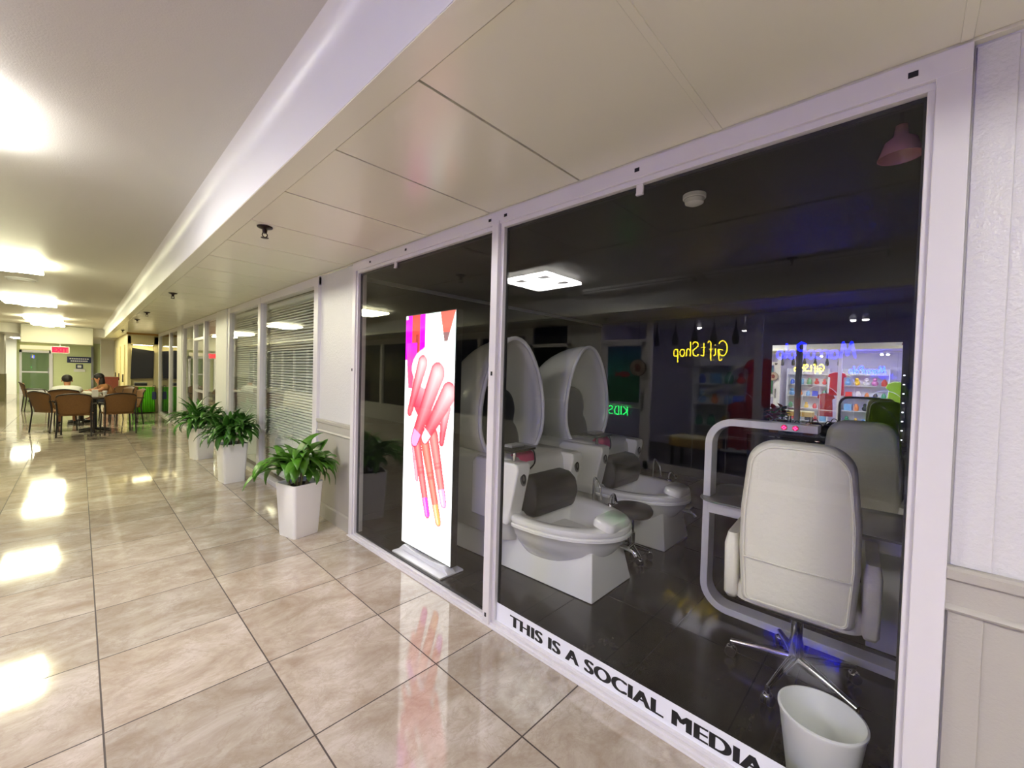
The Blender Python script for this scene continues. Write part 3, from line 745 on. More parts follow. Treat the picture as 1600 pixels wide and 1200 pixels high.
# ------------------------------------------------------------------ lit display panel just inside the left pane
def poster_colour(X, Y):
    def mixc(a, b, t): return tuple(p+(q-p)*t for p, q in zip(a, b))
    def cap(x0, y0, x1, y1, r0, r1):
        dx, dy = x1-x0, y1-y0; t = max(0, min(1, ((X-x0)*dx+(Y-y0)*dy)/(dx*dx+dy*dy)))
        r = r0+(r1-r0)*t; d = math.hypot(X-x0-t*dx, Y-y0-t*dy)
        sgn = ((X-x0)*dy-(Y-y0)*dx)
        return t, d/r, sgn
    c = (255,255,255)
    if Y < 56:
        c = mixc((222,250,244), (255,255,255), max(0, min(1, (Y-30)/26)))
        if X < 42-max(0, Y-40)*1.2: c = (236,66,56) if 14 < X < 31 else (234,10,224)
        if 22 < X < 29 and Y > 24: c = (150,50,50)
        wx = 72+8*Y/34
        if Y < 34 and wx < X < 100-14*Y/34: c = (236,92,80) if Y < 24 else (126,92,92)
        if X < 5 and Y < 4: c = (255,255,255)
    if Y > 34 and X < 26 and Y < 92 and X > 1+.12*(Y-34) and X < 30-.24*(Y-34)+6: c = mixc((240,40,190), (236,76,112), min(1, (Y-34)/40))
    # lower hand
    for (x0,y0,x1,y1,r0,r1,col,nail) in ((22,158,31,204,5.5,3.6,(250,150,172),None),(63,146,85,222,9,5.8,(235,112,112),(240,150,232)),(45,152,76,246,9,5.6,(236,108,92),(242,152,84)),(27,150,54,242,8.6,5.6,(230,96,102),(222,64,184))):
        t, d, s = cap(x0,y0,x1,y1,r0,r1)
        if d < 1:
            e = d**3
            k = mixc(mixc((250,160,150), tuple(v*.93 for v in col), min(1, .4+d)), (160,36,52), e*.8 if s > 0 else e*.35)
            if nail and t > .80 and d < .78: k = mixc(nail, (255,235,250), .55*(1-d) if s < 0 else 0)
            elif nail and t > .80: k = mixc(k, (190,110,120), .3)
            if abs(t-.48) < .02 or abs(t-.42) < .01: k = mixc(k, (190,60,70), .4)
            c = k
    # back of the upper hand
    ex0 = math.hypot((X-58)/42, (Y-92)/44)
    if ex0 < 1: c = mixc((250,200,198), (214,56,78), max(0, min(1, (Y-78+(58-X)*.5)/54)))
    ex = math.hypot((X-55)/40, (Y-66)/26)
    if ex < 1: c = mixc((255,246,246), (250,196,200), max(0, ex-.35)**1.2)
    ex2 = math.hypot((X-78)/24, (Y-96)/34)
    if ex2 < 1: c = mixc((255,240,240), (244,160,166), max(0, ex2-.2)*.9)
    for (x0,y0,x1,y1,r0,r1,nail) in ((86,112,79,152,8,4.6,None),(90,94,46,151,13,8,(250,226,240)),(68,72,24,157,13.5,8.4,(242,140,226)),(38,60,12,122,10,5.6,None)):
        t, d, s = cap(x0,y0,x1,y1,r0,r1)
        if d < 1:
            k = mixc((250,178,176), (222,58,74), min(1, .2+t*1.1))
            k = mixc(k, (255,222,220), .45*(1-d)**1.5*(1-t*.5))
            k = mixc(k, (150,36,56), (d**4)*.8 if s < 0 else (d**4)*.35)
            if nail and t > .86 and d < .8: k = nail
            c = k
    return c
t = thing('light_box', 'tall lit display panel picturing two manicured hands, behind the left pane', 'light box', (1.885, 2.71, 0))
MB().box(.004, .06, -.335, .335, .06, 1.965).build('housing', M_black, t, bevel=.004)
NU, NV = 110, 300; vs = []; cols = []; fs = []
for j in range(NV+1):
    for i in range(NU+1):
        u, v = i/NU, j/NV
        vs.append((.001, .33-u*.66, 1.955-v*1.885)); cols.append(poster_colour(u*100, v*291))
for j in range(NV):
    for i in range(NU):
        a = j*(NU+1)+i; fs.append((a, a+1, a+NU+2, a+NU+1))
me = bpy.data.meshes.new('poster'); me.from_pydata(vs, [], fs); me.update()
at = me.color_attributes.new('print', 'FLOAT_COLOR', 'POINT')
for k, c in enumerate(cols): at.data[k].color = (*lin(c), 1)
m, nt, b = newmat('backlit_print'); nt.nodes.remove(b)
va = N(nt, 'ShaderNodeVertexColor', layer_name='print'); em = N(nt, 'ShaderNodeEmission'); em.inputs['Strength'].default_value = 1.25
L(nt, va.outputs['Color'], em.inputs['Color']); L(nt, em.outputs[0], nt.nodes['Material Output'].inputs['Surface'])
me.materials.append(m); po = bpy.data.objects.new('poster', me); COL.objects.link(po); po.parent = t
MB().box(-.09, .13, -.33, .33, 0, .014).build('foot_plate', M_satin, t, bevel=.003)
MB().prism([(-.33,.014),(-.27,.06),(-.1,.045),(.1,.045),(.27,.06),(.33,.014)], -.02, .05, 'x').build('foot_bracket', M_satin, t, smooth=40)

# ------------------------------------------------------------------ pedicure spa chairs
def egg(z, z0, z1, wmax):
    u = (z-z0)/(z1-z0)
    return wmax*math.sqrt(max(0, 1-((u-.32)/(.68 if u > .32 else .62))**2))
def make_spa(name, label):
    t = thing(name, label, 'pedicure chair', group='white pedicure chairs in the dark salon')
    # flared plinth
    MB().loft([[(-.265,0,0),(.265,0,0),(.33,1.55,0),(-.33,1.55,0)], [(-.20,.05,.30),(.20,.05,.30),(.30,1.52,.30),(-.30,1.52,.30)]]).build('plinth', M_gloss, t, bevel=.008)
    # basin: oval tub, rounded to the front, square to the back
    def outline(k, z, yb=.66, yf=-.095, w=.415, n=36, dy=0):
        out = []; cy = .50
        for j in range(n):
            a = 2*PI*j/n; x = math.cos(a); y = math.sin(a)
            if y < 0: px = w*k*x; py = cy+(cy-yf)*k*y
            else: px = w*k*math.copysign(abs(x)**.35, x); py = cy+(yb-cy)*k*y**.35 if y > 0 else cy
            out.append((px, py+dy, z))
        return out
    m = MB().loft([outline(.52,.13), outline(.66,.18), outline(.82,.26), outline(.93,.34), outline(.97,.385), outline(1.0,.392), outline(1.0,.408), outline(.975,.414), outline(.99,.424), outline(1.0,.436), outline(.99,.458), outline(.955,.466), outline(.80,.462), outline(.74,.44), outline(.68,.32), outline(.56,.255), outline(.3,.25)])
    m.build('basin', M_gloss, t, smooth=50)
    MB().lathe([(.052,0),(.05,.012),(.03,.024),(.001,.028)], 24, (0,.24,.25)).build('drain_cap', M_chrome, t, smooth=60)
    MB().lathe([(.03,0),(.028,.01),(.001,.016)], 20, (.13,.12,.268)).build('water_jet', M_chrome, t, smooth=60)
    # foot rest pad on the front rim
    R = Matrix.Translation((-.04,.0,.50)) @ Matrix.Rotation(.22, 4, 'X')
    m = MB(); m.loft([[R @ Vector((x, y, z)) for x, y in rrect(w, h, .05, 5)] for w, h, z in ((.125,.065,-.035),(.14,.08,-.025),(.14,.08,.015),(.125,.068,.032))])
    m.build('foot_rest', M_gloss, t, smooth=50)
    MB().tube([(-.05,-.05,.45),(-.03,-.03,.49)], .012, 8).tube([(.05,-.05,.45),(.03,-.03,.49)], .012, 8).build('foot_rest_bracket', M_chrome, t)
    # faucet and sprayer on the right rim, drain valve at the front
    m = MB().tube(smoothpath([(.36,.24,.455),(.36,.24,.53),(.33,.20,.57),(.25,.14,.56),(.23,.12,.54)], 6), .012, 10)
    m.lathe([(.026,0),(.024,.02),(.014,.025)], 16, (.36,.24,.462)).build('faucet', M_chrome, t, smooth=60)
    MB().tube(smoothpath([(.38,.42,.46),(.385,.42,.60),(.37,.40,.66),(.35,.34,.60),(.35,.32,.50)], 6), .008, 8).build('spray_hose', M_chrome, t, smooth=60)
    m = MB().tube(smoothpath([(.08,.0,.30),(.08,-.10,.29),(.08,-.13,.26)], 5), .016, 10); m.tube([(.06,-.08,.31),(.12,-.09,.33)], .009, 8).build('drain_valve', M_chrome, t, smooth=60)
    # pod under the shell
    def pr(w, y0, y1, z, r=.10): return [(p[0], (y0+y1)/2+p[1], z) for p in rrect(w, (y1-y0)/2, r, 6)]
    MB().loft([pr(.33,.70,1.60,.22), pr(.38,.66,1.70,.40), pr(.40,.64,1.74,.62), pr(.40,.66,1.72,.80), pr(.37,.70,1.66,.86)]).build('pod', M_shell, t, smooth=60)
    # arms with speakers
    for s in (-1, 1):
        prof = [(1.06,.38),(1.06,.80),(1.02,.84),(.58,.845),(.56,.84),(.555,.80),(.60,.60),(.64,.42),(.66,.38)]
        x0, x1 = (s*.27, s*.41)
        am = MB().prism(prof, min(x0,x1), max(x0,x1), 'x').build('armrest', M_gloss, t, bevel=.014, seg=3)
        Mx = Matrix.Translation((s*.34, .568, .735)) @ Matrix.Rotation(PI/2-.15, 4, 'X')
        MB().lathe([(.036,0),(.036,.006),(.026,.008)], 28, M=Mx, sx=.85, sy=1.5).build('speaker_rim', M_steel, am, smooth=40)
        MB().lathe([(.028,.007),(.022,.011),(.008,.006),(.001,.008)], 28, M=Mx, sx=.85, sy=1.5).build('speaker_cone', M_black, am, smooth=40)
        MB().box(min(x0,x1)+.01, max(x0,x1)-.01, .60, 1.02, .8455, .849).build('arm_inlay', M_shell, am, bevel=.002)
    # seat and back cushions
    m = MB(); rows = []
    for y, z0, z1 in ((.50,.50,.62),(.515,.44,.68),(.56,.42,.715),(.66,.42,.725),(.85,.42,.70),(1.10,.42,.69)):
        rows.append([(p[0], y, (z0+z1)/2+p[1]) for p in rrect(.262, (z1-z0)/2, min(.06, (z1-z0)/2*.9), 5)])
    m.loft(rows).build('seat_cushion', M_dleather, t, smooth=60)
    half = [(0,.70),(.16,.70),(.235,.74),(.255,.84),(.25,.95),(.225,1.02),(.20,1.055),(.205,1.10),(.225,1.16),(.228,1.22),(.21,1.29),(.165,1.345),(.09,1.375),(0,1.385)]
    ol = smoothpath([(x, 0, z) for x, z in half]+[(-x, 0, z) for x, z in half[-2:0:-1]], 3, closed=True)
    def sh(k, d): return [(p.x*k, 1.24+d+.14*(p.z-.9), 1.02+(p.z-1.02)*(.5+.5*k)) for p in ol]
    m = MB().loft([sh(.86,.06), sh(.97,.045), sh(1,.01), sh(1,-.05), sh(.95,-.085), sh(.8,-.105), sh(.5,-.115), sh(.2,-.12)])
    m.build('back_cushion', M_dleather, t, smooth=70)
    # egg shaped hood
    z0, z1 = .74, 1.80; rim = []; n = 40
    zc = 1.12
    for k in range(n):
        a = 2*PI*k/n; s = math.sin(a); c = math.cos(a)
        rz = (z1-zc) if s > 0 else (zc-z0)
        rim.append((.385*math.copysign(abs(c)**.92, c)*(1-.20*max(0, s)**2), zc+rz*math.copysign(abs(s)**.95, s)))
    rings = []
    for i in range(11):
        q = i/11*PI/2; k = math.cos(q)**.75; d = .78*math.sin(q)
        zt = 1.05
        rings.append([(x*(k*1.0+.06*math.sin(2*q)), 1.0+d, zt+(z-zt)*k) for x, z in rim])
    o = MB().loft(rings, False, True).build('hood', M_shell, t, smooth=80)
    sm = o.modifiers.new('wall', 'SOLIDIFY'); sm.thickness = .022; sm.offset = 1
    MB().tube([(x*1.02, .995, 1.12+(z-1.12)*1.012) for x, z in rim], .018, 10, closed=True).build('hood_rim', M_gloss, t, smooth=80)
    # tray on a post over the left arm with its cable
    MB().tube([(-.34,.66,.84),(-.34,.66,.93)], .014, 10).build('tray_post', M_chrome, t)
    m = MB().loft([[(p[0]-.31, p[1]+.70, z) for p in rrect(.15, .11, .03, 4)] for z in (.93,.945)]); m.build('tray', M_black, t, smooth=40)
    MB().tube(smoothpath([(-.17,.66,.935),(-.14,.64,.90),(-.15,.62,.82),(-.24,.60,.78)], 6), .006, 7).build('cable', M_black, t, smooth=60)
    MB().box(-.36, -.22, .67, .76, .946, .966).build('remote_control', M_grey, t, bevel=.005)
    return t
spa = make_spa('pedicure_chair', 'nearer white pedicure chair with foot basin, right behind the window mullion')
spa.location = (2.59, 1.443, 0)
dup(spa, (3.755, 1.46, 0), 0, 'farther white pedicure chair, standing behind the nearer one')
for (x, lab) in ((2.59, 'pink towel on the seat of the nearer pedicure chair'), (3.755, 'pink towel on the seat of the farther pedicure chair')):
    m = MB().loft([[(p[0], p[1], z) for p in rrect(w, h, .04, 5)] for w, h, z in ((.08,.05,0),(.10,.065,.03),(.095,.06,.10),(.10,.065,.16),(.07,.04,.20))])
    tag(m.build('towel', M_pink, smooth=60, loc=(x-.155, 2.18, .70)), lab, 'towel', 'pink towels on the spa chairs')
# technician stool
t = thing('salon_stool', 'low charcoal stool between the two pedicure chairs', 'stool', (3.172, 1.61, 0))
MB().lathe([(.12,.36),(.15,.365),(.163,.385),(.165,.41),(.15,.435),(.10,.446),(.001,.448)], 36).build('seat', M_dleather, t, smooth=50)
MB().lathe([(.03,.08),(.03,.22),(.02,.22),(.02,.36)], 16).build('gas_lift', M_chrome, t, smooth=40)
def starbase(t, rad, hub, mat):
    for k in range(5):
        a = 2*PI*k/5+.35; c, s = math.cos(a), math.sin(a)
        lg = MB().tube([(.02*c,.02*s,hub),(.5*rad*c,.5*rad*s,hub-.012),(rad*c,rad*s,hub-.035)], [.026,.020,.014], 8).build('base_leg', mat, t, smooth=60)
        cx, cy = rad*c, rad*s
        MB().tube([(cx,cy,hub-.03),(cx,cy,.05)], .008, 8).build('caster_stem', M_black, lg)
        for q in (-1, 1):
            Mx = Matrix.Translation((cx-s*q*.014, cy+c*q*.014, .0275)) @ Matrix.Rotation(a, 4, 'Z') @ Matrix.Rotation(PI/2, 4, 'X')
            MB().lathe([(.024,-.009),(.027,-.006),(.027,.006),(.024,.009)], 18, M=Mx).build('caster_wheel', M_black, lg, smooth=40)
        MB().ellip((cx,cy,.045), (.024,.024,.016), 12, 8).build('caster_hood', mat, lg, smooth=60)
starbase(t, .15, .10, M_chrome)

# ------------------------------------------------------------------ nail table
t = thing('nail_table', 'nail table with a rounded silver frame and glass top, at the large window', 'table', (2.87, .42, 0))
def bar(path, hw, hd):
    """flat bar swept in the YZ plane"""
    rings = []; n = len(path)
    for i, p in enumerate(path):
        a = Vector(path[max(0, i-1)]); b = Vector(path[min(n-1, i+1)]); d = (b-a).normalized(); nr = Vector((-d.y, d.x))
        q0 = Vector(p)+nr*hw; q1 = Vector(p)-nr*hw
        rings.append([(-hd,q0.x,q0.y),(hd,q0.x,q0.y),(hd,q1.x,q1.y),(-hd,q1.x,q1.y)])
    return MB().loft(rings)
path = [(-.075,1.235)]; R_ = .145
y1, zt, zb = .495, 1.235, .045
for k in range(9): a = PI/2*(1-k/8); path.append((y1-R_+R_*math.cos(a), zt-R_+R_*math.sin(a)))
for k in range(9): a = -PI/2*k/8; path.append((y1-R_+R_*math.cos(a), zb+R_+R_*math.sin(a)))
for k in range(7): a = -PI/2-PI/2*k/6; path.append((-.50+.06+.06*math.cos(a), zb+.06+.06*math.sin(a)))
path.append((-.50,.66))
bar(path, .022, .055).build('frame', M_satin, t, bevel=.004)
for y in (.03, .085):
    Mx = Matrix.Translation((-.0555, y, 1.235)) @ Matrix.Rotation(-PI/2, 4, 'Y')
    MB().lathe([(.0155,0),(.0155,.003)], 24, M=Mx).build('display_bezel', M_pink, t)
    m = MB()
    for k in range(4):
        a = PI/2*k; m.box(-.0605, -.0585, y+.007*math.cos(a)-.004, y+.007*math.cos(a)+.004, 1.235+.007*math.sin(a)-.003, 1.235+.007*math.sin(a)+.003)
    m.build('led_display', glow('red_led', (1,.02,.10), 4), t)
m = MB().loft([[(p[0]+.13, p[1]-.02, z) for p in rrect(.29, .55, .12, 6)] for z in (.735,.747)]); m.build('glass_top', pbr('grey_glass', (112,118,116), .06), t, smooth=40)
m = MB().box(-.10, .34, -.50, .475, .655, .733); m.build('apron', M_satin, t, bevel=.004)
for y in (-.25, .2): MB().box(-.108, -.1, y-.18, y+.18, .665, .725).build('drawer_front', M_satin, t, bevel=.003)
MB().box(.24, .34, -.5, -.3, .001, .654).build('leg_panel', M_satin, t, bevel=.004)
# small things on the table
for p, c, lab in (((3.02,.56,.748),(150,20,40),'little dark red polish bottle on the nail table'), ((3.10,.50,.748),(40,40,120),'little blue polish bottle on the nail table')):
    b_ = thing('polish_bottle', lab, 'bottle', p); MB().lathe([(.015,0),(.016,.004),(.016,.035),(.008,.042)], 16).build('bottle_glass', pbr('polish', c, .1), b_, smooth=40); MB().lathe([(.008,.042),(.007,.085)], 12).build('cap', M_black, b_, smooth=40)

# ------------------------------------------------------------------ office chairs (sitter faces +X)
def make_office(name, label):
    t = thing(name, label, 'office chair', group='ivory leather salon chairs')
    def bk(w, z0, z1, r, d): return d
    # upholstered back: outline in YZ swept through thickness X
    def outl(k, x):
        out = []; n = 10
        hw0, hw1, z0, z1, r0, r1 = .225, .205, .44, 1.225, .03, .12
        def C(cy, cz, r, a0, a1):
            for i in range(n+1):
                a = a0+(a1-a0)*i/n; out.append((cy+r*math.cos(a), cz+r*math.sin(a)))
        C(hw1-r1, z1-r1, r1, 0, PI/2); C(-(hw1-r1), z1-r1, r1, PI/2, PI)
        for q in (.3,.6): out.append((-(hw1+.025*math.sin(PI*q)), z1-r1-(z1-r1-z0)*q))
        C(-(hw0-r0-.01), z0+r0, r0, PI, 1.5*PI); C(hw0-r0-.01, z0+r0, r0, 1.5*PI, 2*PI)
        for q in (.6,.3): out.append(((hw1+.025*math.sin(PI*q)), z1-r1-(z1-r1-z0)*q))
        zc = .84
        return [(x-.10*(zc+(z-zc)*k-.5)*.55, y*k if k == 1 else y*k, zc+(z-zc)*(k*.5+.5)) for y, z in out]
    m = MB().loft([outl(.80,-.075), outl(.93,-.068), outl(.985,-.045), outl(1,-.015), outl(1,.03), outl(.97,.06), outl(.85,.075)])
    bo = m.build('backrest', M_leather, t, smooth=70); bo.location = (-.20,0,0)
    for k, xo in ((.88,-.0735),(.90,-.0725)):
        q = MB().tube(outl(k, xo), .0035, 6, closed=True).build('piping', M_leather, bo, smooth=80)
    MB().tube([(-.098,-.20,.67),(-.096,0,.665),(-.098,.20,.67)], .004, 6).build('back_seam', M_leather, bo, smooth=80)
    # lower wrap of the back and seat
    m = MB().loft([[(p[0]+.03, p[1], z) for p in rrect(w, h, .07, 6)] for w, h, z in ((.22,.22,.40),(.25,.25,.42),(.25,.25,.48),(.22,.22,.52))]); m.build('seat_cushion', M_leather, t, smooth=50)
    for s in (-1, 1):
        m = MB().loft([[(p[0]-.01, s*.268+p[1], z) for p in rrect(w, h, .02, 4)] for w, h, z in ((.17,.022,.40),(.20,.03,.43),(.21,.032,.68),(.18,.024,.73))])
        m.build('armrest', M_leather, t, smooth=50)
    MB().box(-.16, .18, -.12, .12, .37, .40).build('seat_plate', M_black, t, bevel=.01)
    MB().lathe([(.034,.09),(.032,.20),(.026,.22),(.026,.30),(.05,.37)], 20).build('gas_lift', M_chrome, t, smooth=40)
    MB().tube([(0,-.05,.37),(0,-.24,.36),(0,-.29,.355)], .006, 8).build('height_lever', M_chrome, t)
    starbase(t, .29, .115, M_chrome)
    return t
oc = make_office('office_chair', 'near ivory leather office chair turned away from the window at the nail table')
oc.location = (2.49, .355, 0); oc.rotation_euler = (0,0,math.radians(4))
dup(oc, (3.72, .24, 0), math.radians(176), 'far ivory leather office chair on the other side of the nail table')

# ------------------------------------------------------------------ waste bin
t = thing('waste_bin', 'white round waste bin on the salon floor close to the glass', 'bin', (1.90, .185, 0))
MB().lathe([(.095,0),(.098,.004),(.132,.262),(.137,.270),(.137,.278),(.130,.280),(.127,.262),(.094,.012)], 56).build('bin_body', M_bin, t, smooth=40)

# hanging lamp at the right end of the window
t = thing('pendant_lamp', 'unlit pink glass pendant hanging at the right end of the salon window', 'lamp', (1.92, .045, 2.44))
MB().tube([(0,0,0),(0,0,-.07)], .006, 8).build('rod', M_chrome, t)
MB().lathe([(.016,-.065),(.02,-.10),(.045,-.12),(.06,-.17),(.057,-.17),(.042,-.123),(.015,-.102)], 24).build('lamp_shade', pbr('pink_glass', (170,110,120), .2), t, smooth=60)

# ------------------------------------------------------------------ back of the salon
t = thing('wall_mirror', 'large mirror with LED dots on the dark back wall of the salon', 'mirror', (6.485, .69, 1.36))
MB().box(-.02, .014, -.69, .655, -.66, .64).build('backing', M_black, t, bevel=.004)
MB().box(-.0235, -.0205, -.64, .64, -.645, .625).build('mirror_glass', M_mirror, t)
dm = glow('led_dot_white', (.85,.88,1), 1.5)
for k in range(8): MB().box(-.024, -.0205, -.672, -.655, .24-.105*k, .252-.105*k).build('led_dot', dm, t)
t = thing('console_shelf', 'dark console running along the back wall under the mirror', 'console', (6.28, .62, 0))
MB().box(-.20, .20, -.95, .95, .80, .84).build('top', M_dark, t, bevel=.004)
for y in (-.9, .9): MB().box(-.18, .18, y-.02, y+.02, 0, .80).build('side_panel', M_dark, t)
for y in (-.45, 0, .45): dd = MB().box(-.205, -.19, y-.2, y+.2, .62, .79).build('drawer', M_dark, t); MB().box(-.218, -.206, y-.05, y+.05, .70, .71).build('handle', M_chrome, dd)
t = thing('flower_pot', 'potted red poinsettia in front of the mirror', 'plant', (6.22, 1.23, .8405))
MB().lathe([(.05,0),(.065,.10),(.07,.105),(.07,.13),(.062,.13),(.058,.10)], 24).build('pot', pbr('terracotta', (150,104,64), .6), t, smooth=40)
MB().lathe([(.055,.108),(.001,.112)], 16).build('soil', M_soil, t)
rng = random.Random(4); m = MB(); m2 = MB()
for k in range(36): leaf(m2 if k % 3 == 0 else m, (0,0,.16+rng.uniform(0,.12)), rng.uniform(0,2*PI), rng.uniform(0,.9), rng.uniform(.08,.15), .03, .8, rng, 4)
m.build('bracts', pbr('red_bract', (150,20,34), .5), t, smooth=60); m2.build('foliage', M_leaf2, t, smooth=60)
MB().tube([(0,0,.10),(0,0,.27)], .008, 6).build('stem', M_stem, t)
for y, r, h, lab in ((1.06,.075,.10,'small dark rounded bowl on the console, first from the poinsettia'), (.86,.09,.13,'dark rounded bag on the console, second from the poinsettia'), (.66,.10,.15,'dark rounded bag on the console, third from the poinsettia')):
    b_ = thing('salon_bag', lab, 'bag', (6.2, y, .8405)); MB().lathe([(r*.7,0),(r,.3*h),(r,.7*h),(r*.5,h),(.001,h*1.02)], 20).build('bag_body', M_black, b_, smooth=60); MB().tube(smoothpath([(0,-r*.4,h*.9),(0,-r*.2,h*1.25),(0,r*.2,h*1.25),(0,r*.4,h*.9)], 5), .006, 6).build('handle', M_black, b_)

# ------------------------------------------------------------------ gift shop opposite: neon lettering
def circ(cx, cy, rx, ry, n=12, a0=0, a1=2*PI): return [(cx+rx*math.cos(a0+(a1-a0)*i/n), cy+ry*math.sin(a0+(a1-a0)*i/n)) for i in range(n+1)]
GL = {
 'G': (.74, [[(.60,.80),(.48,.97),(.28,.98),(.10,.75),(.06,.42),(.18,.10),(.40,.04),(.56,.20),(.58,.42)],[(.34,.40),(.62,.44),(.60,.1),(.52,-.28),(.36,-.20)]]),
 'i': (.24, [[(.08,.50),(.08,.12),(.20,.02)],[(.09,.68),(.10,.74)]]),
 'f': (.48, [[(.38,.88),(.27,1.0),(.17,.85),(.15,.3),(.12,-.30)],[(.04,.46),(.28,.47)]]),
 't': (.44, [[(.16,.88),(.14,.2),(.20,.02),(.32,.08)],[(.04,.60),(.30,.61)]]),
 'S': (.56, [[(.50,.84),(.36,.98),(.16,.92),(.12,.70),(.30,.54),(.46,.36),(.40,.10),(.20,.02),(.04,.14)]]),
 'h': (.46, [[(.10,1.0),(.08,.5),(.08,.02)],[(.08,.34),(.20,.52),(.34,.46),(.36,.02)]]),
 'o': (.46, [circ(.22,.26,.17,.25)]),
 'p': (.46, [[(.10,.50),(.08,0),(.08,-.40)],[(.09,.36),(.22,.52),(.38,.36),(.34,.08),(.20,.02),(.09,.12)]]),
 'M': (.86, [[(.04,.02),(.14,.5),(.24,1.0)],[(.24,1.0),(.34,.5),(.42,.16)],[(.42,.16),(.52,.55),(.66,1.0)],[(.66,1.0),(.70,.4),(.76,.02)]]),
 'a': (.46, [circ(.20,.25,.16,.24),[(.36,.50),(.36,.10),(.44,.02)]]),
 'r': (.34, [[(.08,.50),(.08,.02)],[(.08,.32),(.18,.48),(.30,.48)]]),
 'c': (.40, [circ(.22,.26,.17,.25,10,.7,2*PI-.7)]),
 'P': (.58, [[(.12,.98),(.10,.5),(.08,.02)],[(.04,.88),(.28,1.0),(.50,.82),(.42,.56),(.12,.46)]]),
 'l': (.22, [[(.08,1.0),(.08,.2),(.16,.02)]]),
 'K': (.56, [[(.08,1),(.08,0)],[(.46,1),(.10,.5)],[(.10,.5),(.48,0)]]),
 'I': (.24, [[(.10,1),(.10,0)]]),
 'D': (.58, [[(.08,1),(.08,0)],[(.08,1),(.34,.95),(.48,.6),(.46,.3),(.30,.04),(.08,0)]]),
}
def neon(name, text, label, y0, y1, z, xh, col, strength, tube):
    tot = sum(GL[c][0] for c in text); k = (y1-y0)/tot
    t = thing(name, label, 'neon sign', (XL+.05, y0, z)); g = glow(name+'_gas', col, strength); x = 0
    for c in text:
        m = MB()
        for st in GL[c][1]:
            p = smoothpath([(0, (x+a)*k, b*xh) for a, b in st], 4 if len(st) > 2 else 2); m.tube(p, tube, 7)
        m.build('neon_letter', g, t, smooth=80); x += GL[c][0]
    m = MB(); m.box(-.03, -.022, -.02, tot*k+.02, .2*xh, .2*xh+.012)
    for q in (.1, .5, .9): m.tube([(-.026, tot*k*q, .2*xh), (-.004, tot*k*q, .22*xh)], .004, 6)
    m.build('mounting_bar', M_black, t)
    return t
neon('gift_neon', 'GiftShop', 'yellow neon script lettering GiftShop on the shop window opposite', 1.86, 2.65, 1.84, .22, (1,.72,.02), 20, .0066)
neon('shop_neon', 'MarcoPolo', 'blue neon script lettering MarcoPolo on the shop window opposite', .45, 1.27, 1.80, .20, (.003,.006,1.0), 60, .0125)
neon('kids_neon', 'KIDS', 'small green neon lettering KIDS on the shop door opposite', 3.37, 3.76, .86, .14, (.02,1,.16), 14, .006)

# door poster, hanging disc, arches
t = thing('door_poster', 'teal seascape poster with a red fish on the gift shop door', 'poster', (XL-.010, 3.52, 1.55))
pm, nt, b = newmat('teal_print'); tc = N(nt, 'ShaderNodeTexCoord'); sp_ = N(nt, 'ShaderNodeSeparateXYZ'); L(nt, tc.outputs['Object'], sp_.inputs[0])
mr = N(nt, 'ShaderNodeMapRange'); mr.inputs[1].default_value = -.47; mr.inputs[2].default_value = .47; L(nt, sp_.outputs[2], mr.inputs[0])
cr = N(nt, 'ShaderNodeValToRGB'); e = cr.color_ramp.elements; e[0].color = (*lin((40,90,60)),1); e[1].color = (*lin((36,70,120)),1)
x = e.new(.45); x.color = (*lin((50,120,96)),1); x = e.new(.5); x.color = (*lin((60,160,150)),1)
L(nt, mr.outputs[0], cr.inputs[0]); L(nt, cr.outputs[0], b.inputs['Base Color']); b.inputs['Roughness'].default_value = .4
MB().box(-.002, .002, -.30, .30, -.47, .47).build('sheet', pm, t)
m = MB(); m.loft([[(.0025, y, z) for y, z in [(-.14,0),(-.08,.05),(.02,.05),(.09,.015),(.15,.05),(.15,-.04),(.09,-.01),(.0,-.05),(-.09,-.035)]], [(.0035, y, z) for y, z in [(-.14,0),(-.08,.05),(.02,.05),(.09,.015),(.15,.05),(.15,-.04),(.09,-.01),(.0,-.05),(-.09,-.035)]]]).build('red_fish', pbr('red_print', (170,36,30), .5), t)
t = thing('round_sign', 'round beige hanging sign with a dark red leaf shape by the shop door', 'sign', (XL+.10, 3.20, 1.66))
Mx = Matrix.Rotation(PI/2, 4, 'Y')
MB().lathe([(.135,-.012),(.135,.012)], 40, M=Mx).build('disc', pbr('beige_board', (168,150,130), .6), t)
m = MB(); pl = [(-.03,-.07),(-.06,0),(-.03,.05),(0,.07),(.04,.05),(.06,.02),(.03,-.01),(.05,-.05)]; m.loft([[(.0125, y, z) for y, z in pl], [(.016, y, z) for y, z in pl]]).build('leaf_emblem', pbr('dark_red', (110,36,30), .6), t)
MB().tube([(0,0,.135),(0,0,.795)], .003, 6).build('cord', M_black, t)
MB().lathe([(.141,-.014),(.141,.014),(.134,.014),(.134,-.014)], 40, M=Mx).build('rim', M_black, t)
